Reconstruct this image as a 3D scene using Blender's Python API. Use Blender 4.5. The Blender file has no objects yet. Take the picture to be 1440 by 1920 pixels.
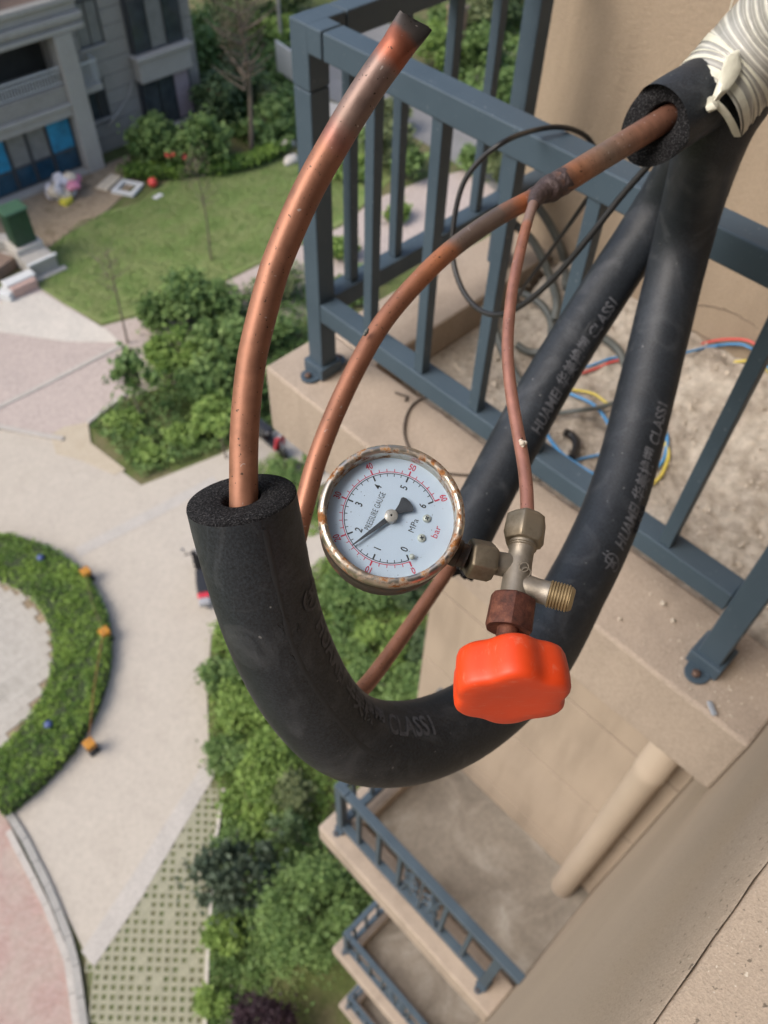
import bpy, bmesh, math, random
import numpy as np
from mathutils import Vector, Matrix
from mathutils import noise as mnoise
R = math.radians
rng = np.random.default_rng(7)
random.seed(7)
sc = bpy.context.scene
COL = sc.collection

# ------------------------------------------------------------------ camera, sky, sun, exposure
H = 19.5                                             # camera height above the courtyard
MW = np.array([[0.71662007, -0.69694416, 0.02691679],
               [0.53641705, 0.57540517, 0.61738613],
               [-0.44577172, -0.42799267, 0.78619963]])   # world -> camera axes
FPX = 1540.53
cam_d = bpy.data.cameras.new('camera')
cam = bpy.data.objects.new('camera', cam_d); COL.objects.link(cam); sc.camera = cam
cam_d.sensor_fit = 'VERTICAL'; cam_d.sensor_height = 36.0; cam_d.lens = FPX / 1920 * 36
cam_d.clip_start = 0.02; cam_d.clip_end = 600
cam_d.dof.use_dof = True; cam_d.dof.focus_distance = 0.372; cam_d.dof.aperture_fstop = 13.0
cam.matrix_world = Matrix([[*MW[:, 0], 0], [*MW[:, 1], 0], [*MW[:, 2], H], [0, 0, 0, 1]])

SUN_AZ, SUN_EL = (-0.90, 0.436), 48.0                 # horizontal direction towards the sun, elevation
w = bpy.data.worlds.new('World'); sc.world = w; w.use_nodes = True
nt = w.node_tree
sky = nt.nodes.new('ShaderNodeTexSky'); sky.sky_type = 'NISHITA'; sky.sun_disc = False
sky.sun_elevation = R(SUN_EL); sky.sun_rotation = math.atan2(SUN_AZ[0], SUN_AZ[1])
sky.air_density = 1.0; sky.dust_density = 4.0; sky.ozone_density = 1.0
bg = nt.nodes['Background']; nt.links.new(sky.outputs[0], bg.inputs['Color']); bg.inputs['Strength'].default_value = 0.15
sl = bpy.data.lights.new('sun', 'SUN'); sl.energy = 1.35; sl.angle = R(34); sl.color = (1.0, 0.95, 0.89)
so = bpy.data.objects.new('sun', sl); COL.objects.link(so)
el = R(SUN_EL); sdir = Vector((SUN_AZ[0] * math.cos(el), SUN_AZ[1] * math.cos(el), math.sin(el)))
so.rotation_euler = sdir.to_track_quat('Z', 'Y').to_euler(); so.location = (0, 0, 40)
sc.view_settings.view_transform = 'Standard'; sc.view_settings.look = 'None'
sc.view_settings.gamma = 1.0; sc.view_settings.use_curve_mapping = False
sc.view_settings.exposure = 0.62
sc.render.engine = 'CYCLES'; sc.cycles.use_denoising = True; sc.cycles.max_bounces = 6

# ------------------------------------------------------------------ pixel of the photograph -> place in the world
def ray(x, y):
    return MW.T @ np.array([(x - 720) / FPX, -(y - 960) / FPX, -1.0])
OFF = np.array([0, 0, H])
def C(x, y, d): return ray(x, y) * d + OFF                     # at a depth from the camera
def onz(x, y, Z=0.0): r = ray(x, y); return r * ((Z - H) / r[2]) + OFF
def onx(x, y, X): r = ray(x, y); return r * (X / r[0]) + OFF
def ony(x, y, Y): r = ray(x, y); return r * (Y / r[1]) + OFF
def pj(P):
    c = (np.asarray(P, float) - OFF) @ MW.T
    return 720 + FPX * c[..., 0] / -c[..., 2], 960 - FPX * c[..., 1] / -c[..., 2]
RIGHT, UPV, BACK = MW[0], MW[1], MW[2]

# ------------------------------------------------------------------ mesh helpers
def nz(x, y, s, k=0): return mnoise.noise(Vector((x * s, y * s, k)))
def nrm(v): v = np.asarray(v, float); return v / np.linalg.norm(v)
class MB:
    def __init__(s): s.v = []; s.f = []; s.uv = {}
    def add(s, V, F, UV=None):
        b = len(s.v); s.v += [tuple(map(float, p)) for p in V]
        for k, f in enumerate(F):
            s.f.append(tuple(b + i for i in f))
            if UV is not None: s.uv[len(s.f) - 1] = [UV[i] for i in f] if not isinstance(UV, dict) else UV[k]
        return s
    def box(s, lo, hi):
        x0, y0, z0 = lo; x1, y1, z1 = hi
        return s.add([(x0, y0, z0), (x1, y0, z0), (x1, y1, z0), (x0, y1, z0), (x0, y0, z1), (x1, y0, z1), (x1, y1, z1), (x0, y1, z1)],
              [(0, 3, 2, 1), (4, 5, 6, 7), (0, 1, 5, 4), (1, 2, 6, 5), (2, 3, 7, 6), (3, 0, 4, 7)])
    def obox(s, c, ax, hs):                                       # oriented box: centre, 3 axes, half sizes
        ax = [np.asarray(a, float) for a in ax]; c = np.asarray(c, float)
        P = [c + sx * ax[0] * hs[0] + sy * ax[1] * hs[1] + sz * ax[2] * hs[2] for sz in (-1, 1) for sx, sy in ((-1, -1), (1, -1), (1, 1), (-1, 1))]
        return s.add(P, [(0, 3, 2, 1), (4, 5, 6, 7), (0, 1, 5, 4), (1, 2, 6, 5), (2, 3, 7, 6), (3, 0, 4, 7)])
    def prism(s, poly, z0, z1):                                   # upright prism over an xy outline
        n = len(poly); poly = [tuple(p[:2]) for p in poly]
        if sum(poly[i][0] * poly[(i + 1) % n][1] - poly[(i + 1) % n][0] * poly[i][1] for i in range(n)) < 0: poly = poly[::-1]
        V = [(x, y, z0) for x, y in poly] + [(x, y, z1) for x, y in poly]
        return s.add(V, [tuple(range(n))[::-1], tuple(range(n, 2 * n))] + [(i, (i + 1) % n, n + (i + 1) % n, n + i) for i in range(n)])
    def lathe(s, o, axis, prof, n=32, ref=None, shape=None, cap=True):   # prof: (distance along axis, radius)
        o = np.asarray(o, float); a = nrm(axis)
        r = np.asarray(ref if ref is not None else (RIGHT if abs(a @ RIGHT) < .9 else UPV), float)
        e1 = nrm(r - a * (r @ a)); e2 = np.cross(a, e1)
        V = []; F = []; m = len(prof)
        for h, rad in prof:
            for k in range(n):
                t = 2 * math.pi * k / n; q = rad * (shape(t) if shape else 1)
                V.append(o + a * h + e1 * (q * math.cos(t)) + e2 * (q * math.sin(t)))
        for i in range(m - 1):
            for k in range(n):
                k2 = (k + 1) % n; F.append((i * n + k, i * n + k2, (i + 1) * n + k2, (i + 1) * n + k))
        if cap: F.append(tuple(range(n))[::-1]); F.append(tuple((m - 1) * n + k for k in range(n)))
        return s.add(V, F)
    def build(s, name, mat, parent=None, smooth=None, loc=None, bevel=0, bseg=1):
        me = bpy.data.meshes.new(name)
        o = np.array(parent['_loc'] if parent is not None and '_loc' in parent else (loc if loc is not None else (0, 0, 0)), float)
        me.from_pydata([tuple(np.array(p) - o) for p in s.v], [], s.f)
        if s.uv:
            ul = me.uv_layers.new(name='UVMap')
            for p in me.polygons:
                u = s.uv.get(p.index)
                if u:
                    for li, c in zip(p.loop_indices, u): ul.data[li].uv = c
        me.materials.append(mat)
        if bevel:
            bm = bmesh.new(); bm.from_mesh(me)
            bmesh.ops.bevel(bm, geom=[e for e in bm.edges if len(e.link_faces) == 2 and e.calc_face_angle(0) > .5], offset=bevel, segments=bseg, profile=.5, affect='EDGES', clamp_overlap=True)
            bm.to_mesh(me); bm.free()
        if smooth is not None:
            for p in me.polygons: p.use_smooth = True
            me.set_sharp_from_angle(angle=R(smooth))
        ob = bpy.data.objects.new(name, me); COL.objects.link(ob)
        if parent is not None:
            ob.parent = parent; ob['_loc'] = [float(q) for q in o]
        else:
            ob.location = tuple(o); ob['_loc'] = [float(q) for q in o]
        return ob
def tag(o, label=None, cat=None, group=None, kind=None):
    for k, v in (('label', label), ('category', cat), ('group', group), ('kind', kind)):
        if v: o[k] = v
    return o
def thing(name, loc, label, cat, group=None):
    o = bpy.data.objects.new(name, None); COL.objects.link(o); o.location = tuple(loc)
    o.empty_display_size = .1; o['_loc'] = [float(q) for q in loc]
    return tag(o, label, cat, group)
def copy_tree(o, parent=None):
    c = o.copy(); COL.objects.link(c)
    if parent is not None: c.parent = parent
    for ch in list(o.children): copy_tree(ch, c)
    return c

def spline(pts, n, ease=6):                                              # smooth path through control points, even spacing
    P = np.asarray(pts, float)
    if len(P) == 2: return P[0] + (P[1] - P[0]) * np.linspace(0, 1, n)[:, None]
    Q = np.vstack([2 * P[0] - P[1], P, 2 * P[-1] - P[-2]]); out = []
    for i in range(1, len(Q) - 2):
        for t in np.linspace(0, 1, 14, endpoint=False):
            a, b, c, d = Q[i - 1], Q[i], Q[i + 1], Q[i + 2]
            out.append(.5 * ((2 * b) + (c - a) * t + (2 * a - 5 * b + 4 * c - d) * t * t + (3 * b - a - 3 * c + d) * t ** 3))
    out.append(Q[-2]); out = np.array(out)
    for _ in range(ease):                                           # ease the joints between control points
        out[1:-1] = out[1:-1] * .5 + (out[:-2] + out[2:]) * .25
    s = np.r_[0, np.cumsum(np.linalg.norm(np.diff(out, axis=0), axis=1))]
    return np.stack([np.interp(np.linspace(0, s[-1], n), s, out[:, k]) for k in range(out.shape[1])], 1)
class Tube:
    def __init__(t, pts, rad, n=60, seg=24, N0=None, ell=None, wob=None, ease=6):
        A = spline(pts, n, ease); t.P = A[:, :3]; t.n = n; t.seg = seg
        T = np.gradient(t.P, axis=0); t.T = T / np.linalg.norm(T, axis=1)[:, None]
        t.L = np.r_[0, np.cumsum(np.linalg.norm(np.diff(t.P, axis=0), axis=1))]
        N = np.asarray(N0 if N0 is not None else (RIGHT if abs(t.T[0] @ RIGHT) < .9 else UPV), float); t.N = []
        for i in range(n):
            N = nrm(N - t.T[i] * (N @ t.T[i])); t.N.append(N)
        t.N = np.array(t.N); t.B = np.cross(t.T, t.N)
        u = t.L / t.L[-1]
        t.r = np.array([rad(x) for x in u]) if callable(rad) else np.full(n, rad)
        t.e = np.array([ell(x) for x in u]) if ell else np.ones((n, 2)); t.wob = wob; t.u = u
    def ring(t, i, k=1.0, shift=None):
        a = 2 * math.pi * np.arange(t.seg) / t.seg
        r = t.r[i] * k * (np.array([t.wob(t.L[i], x) for x in a]) if t.wob else 1)
        rad = (r * np.cos(a) * t.e[i, 0])[:, None] * t.N[i] + (r * np.sin(a) * t.e[i, 1])[:, None] * t.B[i]
        out = t.P[i] + rad
        if shift is not None: out = out + (rad @ shift)[:, None] * t.T[i]
        return out
    def at(t, s, ang, h=0.0):
        i = np.interp(s, t.L, np.arange(t.n)); j = int(min(max(i, 0), t.n - 2)); f = i - j
        g = lambda X: X[j] * (1 - f) + X[j + 1] * f
        r = g(t.r) + h
        return g(t.P) + g(t.N) * (r * math.cos(ang) * t.e[0, 0]) + g(t.B) * (r * math.sin(ang) * t.e[0, 1])
    def locate(t, x, y):                                        # where on the skin a point seen in the photograph lies
        if not hasattr(t, '_g'):
            S = np.linspace(0, t.L[-1], 200); A = np.linspace(0, 2 * math.pi, 90, endpoint=False); ix = np.interp(S, t.L, np.arange(t.n)); g = lambda X: np.stack([np.interp(ix, np.arange(t.n), X[:, k]) for k in range(3)], 1)
            P, N, B = g(t.P), g(t.N), g(t.B); r = np.interp(ix, np.arange(t.n), t.r)
            D = (N[:, None] * (np.cos(A) * t.e[0, 0])[None, :, None] + B[:, None] * (np.sin(A) * t.e[0, 1])[None, :, None]) * r[:, None, None]
            Q = P[:, None] + D; qx, qy = pj(Q); t._g = (S, A, qx, qy, ((OFF - Q) * D).sum(-1) > 0)
        S, A, qx, qy, vis = t._g; d = np.where(vis, (qx - x) ** 2 + (qy - y) ** 2, 1e12); k = np.unravel_index(np.argmin(d), d.shape)
        return S[k[0]], A[k[1]]
    def mesh(t, mb, caps=(True, True), shifts=(None, None)):
        n, g = t.n, t.seg; V = np.vstack([t.ring(i, 1, shifts[0] if i == 0 else shifts[1] if i == n - 1 else None) for i in range(n)]); F = []; UV = {}
        for i in range(n - 1):
            for k in range(g):
                k2 = (k + 1) % g; UV[len(F)] = [(t.u[i], k / g), (t.u[i], (k + 1) / g), (t.u[i + 1], (k + 1) / g), (t.u[i + 1], k / g)]
                F.append((i * g + k, i * g + k2, (i + 1) * g + k2, (i + 1) * g + k))
        if caps[0]: UV[len(F)] = [(0, 0)] * g; F.append(tuple(range(g))[::-1])
        if caps[1]: UV[len(F)] = [(1, 0)] * g; F.append(tuple((n - 1) * g + k for k in range(g)))
        mb.add(V, F, UV); return mb
def tube(name, pts, rad, mat, parent=None, n=60, seg=20, loc=None, **kw):
    T = Tube(pts, rad, n, seg, **kw); mb = T.mesh(MB())
    return mb.build(name, mat, parent, smooth=50, loc=loc if loc is not None or parent is not None else T.P[0]), T

# ------------------------------------------------------------------ materials
def lin(*c): return tuple(((x / 255) / 12.92 if x / 255 <= .04045 else ((x / 255 + .055) / 1.055) ** 2.4) for x in c)
class NT:
    def __init__(s, name):
        s.m = bpy.data.materials.new(name); s.m.use_nodes = True; s.t = s.m.node_tree; s.b = s.t.nodes['Principled BSDF']
        s.o = s.t.nodes['Material Output']
        s.tc = s.t.nodes.new('ShaderNodeTexCoord'); s.co = s.tc.outputs['Object']
    def n(s, typ, **kw):
        x = s.t.nodes.new('ShaderNode' + typ)
        for k, v in kw.items():
            if k in x.inputs: s.set(x.inputs[k], v)
            else: setattr(x, k, v)
        return x
    def set(s, inp, v):
        if hasattr(v, 'links') or isinstance(v, bpy.types.NodeSocket): s.t.links.new(v, inp)
        elif isinstance(v, tuple) and len(v) == 3 and inp.type == 'RGBA': inp.default_value = (*v, 1)
        else: inp.default_value = v
    def noise(s, scale, detail=3, rough=.55, co=None, dist=0.0):
        return s.n('TexNoise', Vector=co or s.co, Scale=scale, Detail=detail, Roughness=rough, Distortion=dist).outputs['Fac']
    def ramp(s, fac, stops, interp='LINEAR'):
        r = s.n('ValToRGB', Fac=fac); r.color_ramp.interpolation = interp
        while len(r.color_ramp.elements) < len(stops): r.color_ramp.elements.new(.5)
        for e, (p, c) in zip(r.color_ramp.elements, stops):
            e.position = p; e.color = (*c, 1) if isinstance(c, tuple) else (c, c, c, 1)
        return r.outputs['Color']
    def mix(s, f, a, b, mode='MIX'):
        x = s.n('Mix', data_type='RGBA', blend_type=mode); s.set(x.inputs[0], f); s.set(x.inputs[6], a); s.set(x.inputs[7], b)
        return x.outputs[2]
    def math(s, op, a, b=0.0):
        x = s.n('Math', operation=op); s.set(x.inputs[0], a); s.set(x.inputs[1], b); return x.outputs[0]
    def bump(s, h, strength=.3, dist=.001):
        x = s.n('Bump', Height=h, Strength=strength, Distance=dist); s.set(s.b.inputs['Normal'], x.outputs[0])
    def p(s, **kw):
        for k, v in kw.items(): s.set(s.b.inputs[k.replace('_', ' ')], v)
        return s.m
def simple(name, col, rough=.6, metal=0.0, var=.15, scale=8.0, bump=0.0, bscale=None, bdist=.002, spec=.5):
    k = NT(name); f = k.noise(scale, 4)
    c = k.ramp(f, [(.25, tuple(x * (1 - var) for x in col)), (.75, tuple(min(1, x * (1 + var)) for x in col))])
    if bump: k.bump(k.noise(bscale or scale * 4, 4), bump, bdist)
    return k.p(Base_Color=c, Roughness=rough, Metallic=metal, Specular_IOR_Level=spec)
def stucco(name, col, grain=330, dist=.0012, strength=.55, stain=.16, pits=False, streak=True):
    k = NT(name); f = k.noise(2.3, 5); g = k.noise(grain, 3, .6); h = k.noise(grain * .33, 3, .6)
    c = k.ramp(f, [(.3, tuple(x * (1 - stain) for x in col)), (.7, tuple(x * (1 + stain * .6) for x in col))])
    dr = k.n('TexNoise', Vector=k.n('Mapping', Vector=k.co, Scale=(5.0, 5.0, .7)).outputs[0], Scale=1.6, Detail=5, Roughness=.6).outputs['Fac']; c = k.mix(1.0, c, k.ramp(dr, [(.33, .84), (.5, 1.0), (.7, 1.06)] if streak else [(0, 1.0), (1, 1.0)]), 'MULTIPLY')
    c = k.mix(1.0, c, k.ramp(g, [(.3, .82), (.7, 1.1)]), 'MULTIPLY')
    if pits:
        v = k.noise(230, 2, .5); c = k.mix(k.ramp(v, [(.66, 0.0), (.71, .8)]), c, tuple(x * .28 for x in col))
        w2 = k.noise(380, 1, .5, dist=.4); c = k.mix(k.ramp(w2, [(.72, 0.0), (.78, .6)]), c, (.62, .57, .48))
    k.bump(k.math('ADD', g, k.math('MULTIPLY', h, 1.6)), strength, dist)
    return k.p(Base_Color=c, Roughness=.93, Specular_IOR_Level=.2)
def copper(name, stops, var=.25):
    k = NT(name); uv = k.n('SeparateXYZ', Vector=k.tc.outputs['UV'])
    u = k.math('ADD', uv.outputs[0], k.math('MULTIPLY', k.math('SUBTRACT', k.noise(90, 3), .5), .035))
    base = k.ramp(u, stops)
    st = k.n('TexNoise', Scale=1.0, Detail=4, Roughness=.6, Vector=k.n('Mapping', Vector=k.tc.outputs['UV'], Scale=(24.0, 3.0, 1.0)).outputs[0]).outputs['Fac']
    c = k.mix(1.0, base, k.ramp(st, [(.3, 1 - var), (.7, 1 + var * .5)]), 'MULTIPLY')
    sp = k.noise(520, 1, .5); c = k.mix(k.ramp(sp, [(.70, 0.0), (.74, .8)]), c, (.03, .02, .015))
    sp2 = k.noise(380, 1, .5, dist=.3); c = k.mix(k.ramp(sp2, [(.74, 0.0), (.79, .6)]), c, (.5, .45, .42))
    gr = k.noise(900, 2, .6)
    k.bump(k.math('ADD', k.noise(120, 3), k.math('MULTIPLY', gr, .6)), .12, .0008)
    return k.p(Base_Color=c, Metallic=.52, Roughness=k.ramp(st, [(.3, .42), (.7, .56)]))
def foam(name, col=(.0125, .0155, .0195), end=False):
    k = NT(name); d = k.noise(14, 5, .6, dist=.5)
    c = k.ramp(d, [(.35, col), (.62, tuple(x * 1.45 for x in col)), (.78, tuple(x * 2.5 for x in col))])
    du = k.noise(230, 1, .4); c = k.mix(k.ramp(du, [(.77, 0.0), (.81, .45)]), c, (.30, .30, .29))
    c = k.mix(1.0, c, k.ramp(k.noise(700, 2, .7), [(.32, .55), (.68, 1.6)]), 'MULTIPLY')
    sm = k.noise(22, 4, .6, dist=1.5); c = k.mix(k.ramp(sm, [(.52, 0.0), (.78, .55)]), c, (.085, .09, .098))
    if end:
        g = k.noise(900, 2, .7); c = k.ramp(g, [(.44, (.005, .005, .006)), (.62, (.032, .032, .034)), (.74, (.11, .11, .11))])
        k.bump(g, 1.0, .0015); return k.p(Base_Color=c, Roughness=.95, Specular_IOR_Level=.2)
    k.bump(k.math('ADD', k.noise(620, 2, .6), k.math('MULTIPLY', k.noise(45, 3), 1.2)), .28, .0007)
    return k.p(Base_Color=c, Roughness=.50, Specular_IOR_Level=.42)
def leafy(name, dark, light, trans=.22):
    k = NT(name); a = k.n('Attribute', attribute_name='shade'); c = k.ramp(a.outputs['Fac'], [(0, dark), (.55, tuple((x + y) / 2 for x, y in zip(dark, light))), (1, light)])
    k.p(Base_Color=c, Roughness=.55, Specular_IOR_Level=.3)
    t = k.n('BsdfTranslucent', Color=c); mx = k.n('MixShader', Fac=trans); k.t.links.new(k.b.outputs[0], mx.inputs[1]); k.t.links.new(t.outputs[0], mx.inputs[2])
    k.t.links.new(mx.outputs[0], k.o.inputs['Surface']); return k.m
def rusty(name, base, rust_lo, rust_hi, metal=1.0, rough=.25, scale=70):
    k = NT(name); n = k.n('TexNoise', Vector=k.co, Scale=scale, Detail=5, Roughness=.68).outputs['Fac']; n2 = k.noise(scale * .35, 3)
    f = k.ramp(k.math('ADD', k.math('MULTIPLY', n, .7), k.math('MULTIPLY', n2, .3)), [(rust_lo, 0.0), (rust_hi, 1.0)])
    rc = k.ramp(k.noise(scale * 2.2, 3), [(.3, (.10, .035, .012)), (.55, (.26, .10, .02)), (.75, (.40, .19, .04))])
    k.bump(k.noise(scale * 3, 3), .15, .0004)
    return k.p(Base_Color=k.mix(f, base, rc), Metallic=k.math('SUBTRACT', metal, k.math('MULTIPLY', f, metal)), Roughness=k.math('ADD', rough, k.math('MULTIPLY', f, .5)))

M = {}; TAPE_TURNS = 14.0
M['rail'] = (lambda k: (k.bump(k.noise(500, 2), .12, .0004), k.p(Base_Color=k.mix(k.ramp(k.noise(160, 3, .6), [(.66, 0.0), (.76, .5)]), k.ramp(k.noise(9, 4), [(.3, (.046, .071, .096)), (.7, (.060, .090, .119))]), (.30, .33, .36)), Roughness=.5, Specular_IOR_Level=.35))[1])(NT('blue_grey_paint'))
M['wall'] = stucco('tan_stucco', (.36, .288, .212), 260, .0016, .7, .08)
M['wall2'] = stucco('rough_tan_render', (.39, .318, .246), 760, .0007, .6, .07, pits=True, streak=False)
M['panel'] = stucco('painted_panel', (.385, .315, .245), 600, .0004, .3, .07)
M['ledge'] = stucco('beige_render', (.385, .32, .26), 240, .0012, .5, .14)
M['pvc'] = simple('beige_pvc', (.415, .343, .268), .5, var=.06, scale=4)
M['cop_big'] = copper('copper_burnt_end', [(0, (.35, .165, .102)), (.74, (.29, .133, .083)), (.765, (.30, .13, .10)), (.80, (.22, .15, .125)), (.905, (.22, .15, .13)), (.925, (.33, .10, .055)), (.955, (.29, .10, .06)), (.972, (.10, .085, .08)), (1, (.05, .048, .046))])
M['cop_mid'] = copper('copper_branch', [(0, (.17, .10, .08)), (.022, (.46, .15, .06)), (.05, (.16, .12, .10)), (.105, (.19, .14, .115)), (.13, (.44, .17, .08)), (.19, (.32, .142, .086)), (1, (.37, .172, .108))])
M['cop_thin'] = copper('copper_capillary', [(0, (.50, .17, .08)), (.05, (.36, .22, .18)), (.20, (.36, .24, .20)), (.225, (.44, .19, .115)), (.40, (.40, .19, .14)), (1, (.39, .185, .14))])
M['cop_stub'] = copper('copper_stub_oxidised', [(0, (.20, .09, .06)), (.35, (.28, .14, .09)), (.6, (.23, .16, .12)), (.86, (.34, .15, .08)), (1, (.12, .08, .07))])
M['braze'] = simple('brazed_joint_scale', (.085, .06, .058), .55, .4, .5, 160, .8, 300, .002)
M['foam'] = foam('black_rubber_foam'); M['foam_end'] = foam('cut_foam_cells', end=True)
M['print'] = simple('faded_grey_print', (.10, .105, .118), .7, var=.45, scale=160)
k = NT('wrapping_tape'); q = k.n('SeparateXYZ', Vector=k.tc.outputs['UV']); hx = k.math('FRACT', k.math('ADD', k.math('ADD', k.math('MULTIPLY', q.outputs[0], TAPE_TURNS), q.outputs[1]), k.math('MULTIPLY', k.noise(28, 3), .35)))
c = k.ramp(hx, [(0, (.62, .61, .54)), (.10, (.58, .57, .50)), (.20, (.33, .325, .295)), (.48, (.29, .285, .262)), (.60, (.44, .435, .39)), (.68, (.30, .295, .27)), (.90, (.36, .355, .32)), (1, (.56, .55, .48))])
c = k.mix(1.0, c, k.ramp(k.noise(75, 4, .65), [(.3, .86), (.7, 1.1)]), 'MULTIPLY'); k.bump(k.noise(60, 4), .25, .001); M['tape'] = k.p(Base_Color=c, Roughness=.26, Specular_IOR_Level=.6)
M['knot'] = simple('cream_plastic_film', (.62, .61, .50), .3, var=.08, scale=60, bump=.3, bscale=200)
M['cable'] = simple('black_cable_sheath', (.012, .012, .013), .45)
M['brass'] = (lambda k: (k.bump(k.noise(420, 3), .25, .0005), k.p(Base_Color=k.mix(k.ramp(k.noise(80, 4, .65), [(.42, 0.0), (.66, 1.0)]), (.29, .245, .18), (.19, .155, .105)), Metallic=.75, Roughness=.5))[1])(NT('tarnished_brass'))
M['cast'] = (lambda k: (k.bump(k.math('ADD', k.noise(260, 4), k.noise(60, 2)), .3, .0008), k.p(Base_Color=k.mix(k.ramp(k.noise(50, 4, .65), [(.4, 0.0), (.7, 1.0)]), (.28, .25, .205), (.18, .15, .11)), Metallic=.6, Roughness=.5))[1])(NT('cast_brass_body'))
M['thread'] = simple('bright_brass_thread', (.27, .20, .105), .48, .5, .25, 120)
M['rust'] = (lambda k: (k.bump(k.noise(240, 4, .7), .6, .0008), k.p(Base_Color=k.ramp(k.noise(140, 5, .7), [(.3, (.035, .012, .008)), (.5, (.095, .030, .018)), (.66, (.17, .062, .035)), (.8, (.26, .15, .12))]), Roughness=.7, Metallic=.2))[1])(NT('deep_rust'))
M['orange'] = (lambda k: (k.bump(k.noise(130, 4), .08, .0006), k.p(Base_Color=k.mix(k.ramp(k.n('TexNoise', Vector=k.n('Mapping', Vector=k.co, Scale=(1.0, 1.0, 5.0)).outputs[0], Scale=120, Detail=5, Roughness=.7).outputs['Fac'], [(.56, 0.0), (.78, .42)]), (.66, .056, .010), (.64, .30, .20)), Roughness=.46, Specular_IOR_Level=.4))[1])(NT('orange_plastic'))
M['steel'] = rusty('bezel_steel', (.56, .51, .43), .485, .575, rough=.34, scale=190)
M['case'] = rusty('rusty_case', (.085, .072, .062), .52, .68, .6, .5, 90)
M['dial'] = simple('dial_face', (.54, .655, .80), .45, var=.02, scale=30)
M['blackink'] = simple('black_ink', (.03, .035, .045), .6, var=.05)
M['redink'] = simple('red_ink', (.55, .035, .09), .6, var=.05)
M['needle'] = simple('needle_grey', (.055, .062, .075), .45, var=.2, scale=300)
M['hub'] = simple('hub_steel', (.50, .48, .45), .35, .35, .05)
M['screw'] = simple('screw_zinc', (.50, .55, .52), .3, .15, .1)
k = NT('gauge_glass'); gl = k.n('BsdfGlossy', Roughness=.03); tr = k.n('BsdfTransparent', Color=(.97, .98, .98, 1)); fr = k.n('Fresnel', IOR=1.25); mx = k.n('MixShader', Fac=fr.outputs[0])
k.t.links.new(tr.outputs[0], mx.inputs[1]); k.t.links.new(gl.outputs[0], mx.inputs[2]); k.t.links.new(mx.outputs[0], k.o.inputs['Surface']); M['glass'] = k.m
M['conduit'] = simple('grey_conduit', (.085, .095, .090), .5, var=.2, scale=30)
M['red_wire'] = simple('red_wire', (.62, .09, .08), .4, var=.05); M['blue_wire'] = simple('blue_wire', (.07, .27, .55), .4, var=.05); M['yellow_wire'] = simple('yellow_wire', (.66, .54, .10), .4, var=.05)
M['twig'] = simple('brown_cable', (.06, .045, .033), .6)
k = NT('cement_rubble'); a = k.noise(9, 6, .65, dist=.4); b_ = k.noise(55, 5, .7)
c = k.ramp(a, [(.32, (.24, .205, .165)), (.44, (.42, .37, .31)), (.56, (.50, .45, .38)), (.72, (.58, .53, .46))]); c = k.mix(1.0, c, k.ramp(b_, [(.3, .68), (.68, 1.14)]), 'MULTIPLY')
k.bump(k.math('ADD', b_, k.math('MULTIPLY', k.noise(190, 3, .7), .5)), .8, .006); M['cement'] = k.p(Base_Color=c, Roughness=.95, Specular_IOR_Level=.15)
k = NT('damp_screed'); a = k.noise(3.5, 6, .6, dist=.8); c = k.ramp(a, [(.32, (.20, .175, .145)), (.52, (.275, .245, .205)), (.66, (.36, .33, .285)), (.74, (.45, .42, .375))])
c = k.mix(1.0, c, k.ramp(k.noise(40, 4, .7), [(.3, .85), (.7, 1.1)]), 'MULTIPLY'); k.bump(k.noise(60, 4), .4, .004); M['screed'] = k.p(Base_Color=c, Roughness=.85, Specular_IOR_Level=.25)
M['stone'] = simple('loose_plaster', (.50, .44, .36), .9, var=.25, scale=40, bump=.5)
M['dark'] = simple('dark_recess', (.018, .018, .018), .7); M['bolt'] = simple('bolt_rust', (.14, .09, .07), .6, .5)

# ------------------------------------------------------------------ own building: walls, ledges, railings
XF, XW, Y2, YC = .8145, 1.524, -.058, 1.125           # rail front plane, back wall, return wall, corner
ZF = H - 1.17; ST = 3.045                             # platform level, storey height
bld = thing('apartment_building', (XW, Y2, 0), 'beige rendered apartment building whose stacked ledges fill the lower right', 'building')
mb = MB(); mb.box((XW, Y2 - 5, -.2), (XW + 6, YC, H + 7)); ow = mb.build('back_wall', M['wall'], bld)
ZS = H - .47                                            # top of the sill the photographer leans over
mb = MB()
mb.box((-2.6, Y2 - .34, -.2), (XW, Y2, ZS - .16)); mb.box((-2.6, Y2 - .34, ZS - .16), (-1.6, Y2, H + 7)); mb.box((1.44, Y2 - .34, ZS - .16), (XW, Y2, H + 7)); mb.box((-1.6, Y2 - .34, H + 1.15), (1.44, Y2, H + 7))
mb.build('return_wall', M['wall2'], bld)
def sill_strip(y0, y1, dz, front):
    if front:
        t0 = .15; prof = [(y0, ZS - .1595)] + [(y1 - (y1 - y0) * (1 - math.sin(t)) / (1 - math.sin(t0)), ZS + dz - .09 * (1 - math.cos(t) / math.cos(t0))) for t in np.linspace(t0, math.pi / 2, 18)] + [(y1, ZS - .1595)]
    else: prof = [(y0, ZS - .1595), (y0, ZS + dz + .42 * (y1 - y0)), (y1 - .004, ZS + dz + .0017), (y1 - .001, ZS + dz), (y1, ZS + dz - .003), (y1, ZS - .1595)]
    xs = np.linspace(-1.599, 1.439, 150); n = len(prof); V = []
    for x in xs:
        for q, (y, z) in enumerate(prof): V.append((x, y + (.0011 * nz(x, q * .1, 60, 2) if q > 1 else .0012 * nz(x, 1, 45, 7)), z))
    F = [(a * n + b, a * n + (b + 1) % n, (a + 1) * n + (b + 1) % n, (a + 1) * n + b) for a in range(149) for b in range(n)] + [tuple(range(n))[::-1], tuple(149 * n + b for b in range(n))]
    return MB().add(V, F).build('window_sill', M['wall2'], bld, smooth=50)
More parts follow.
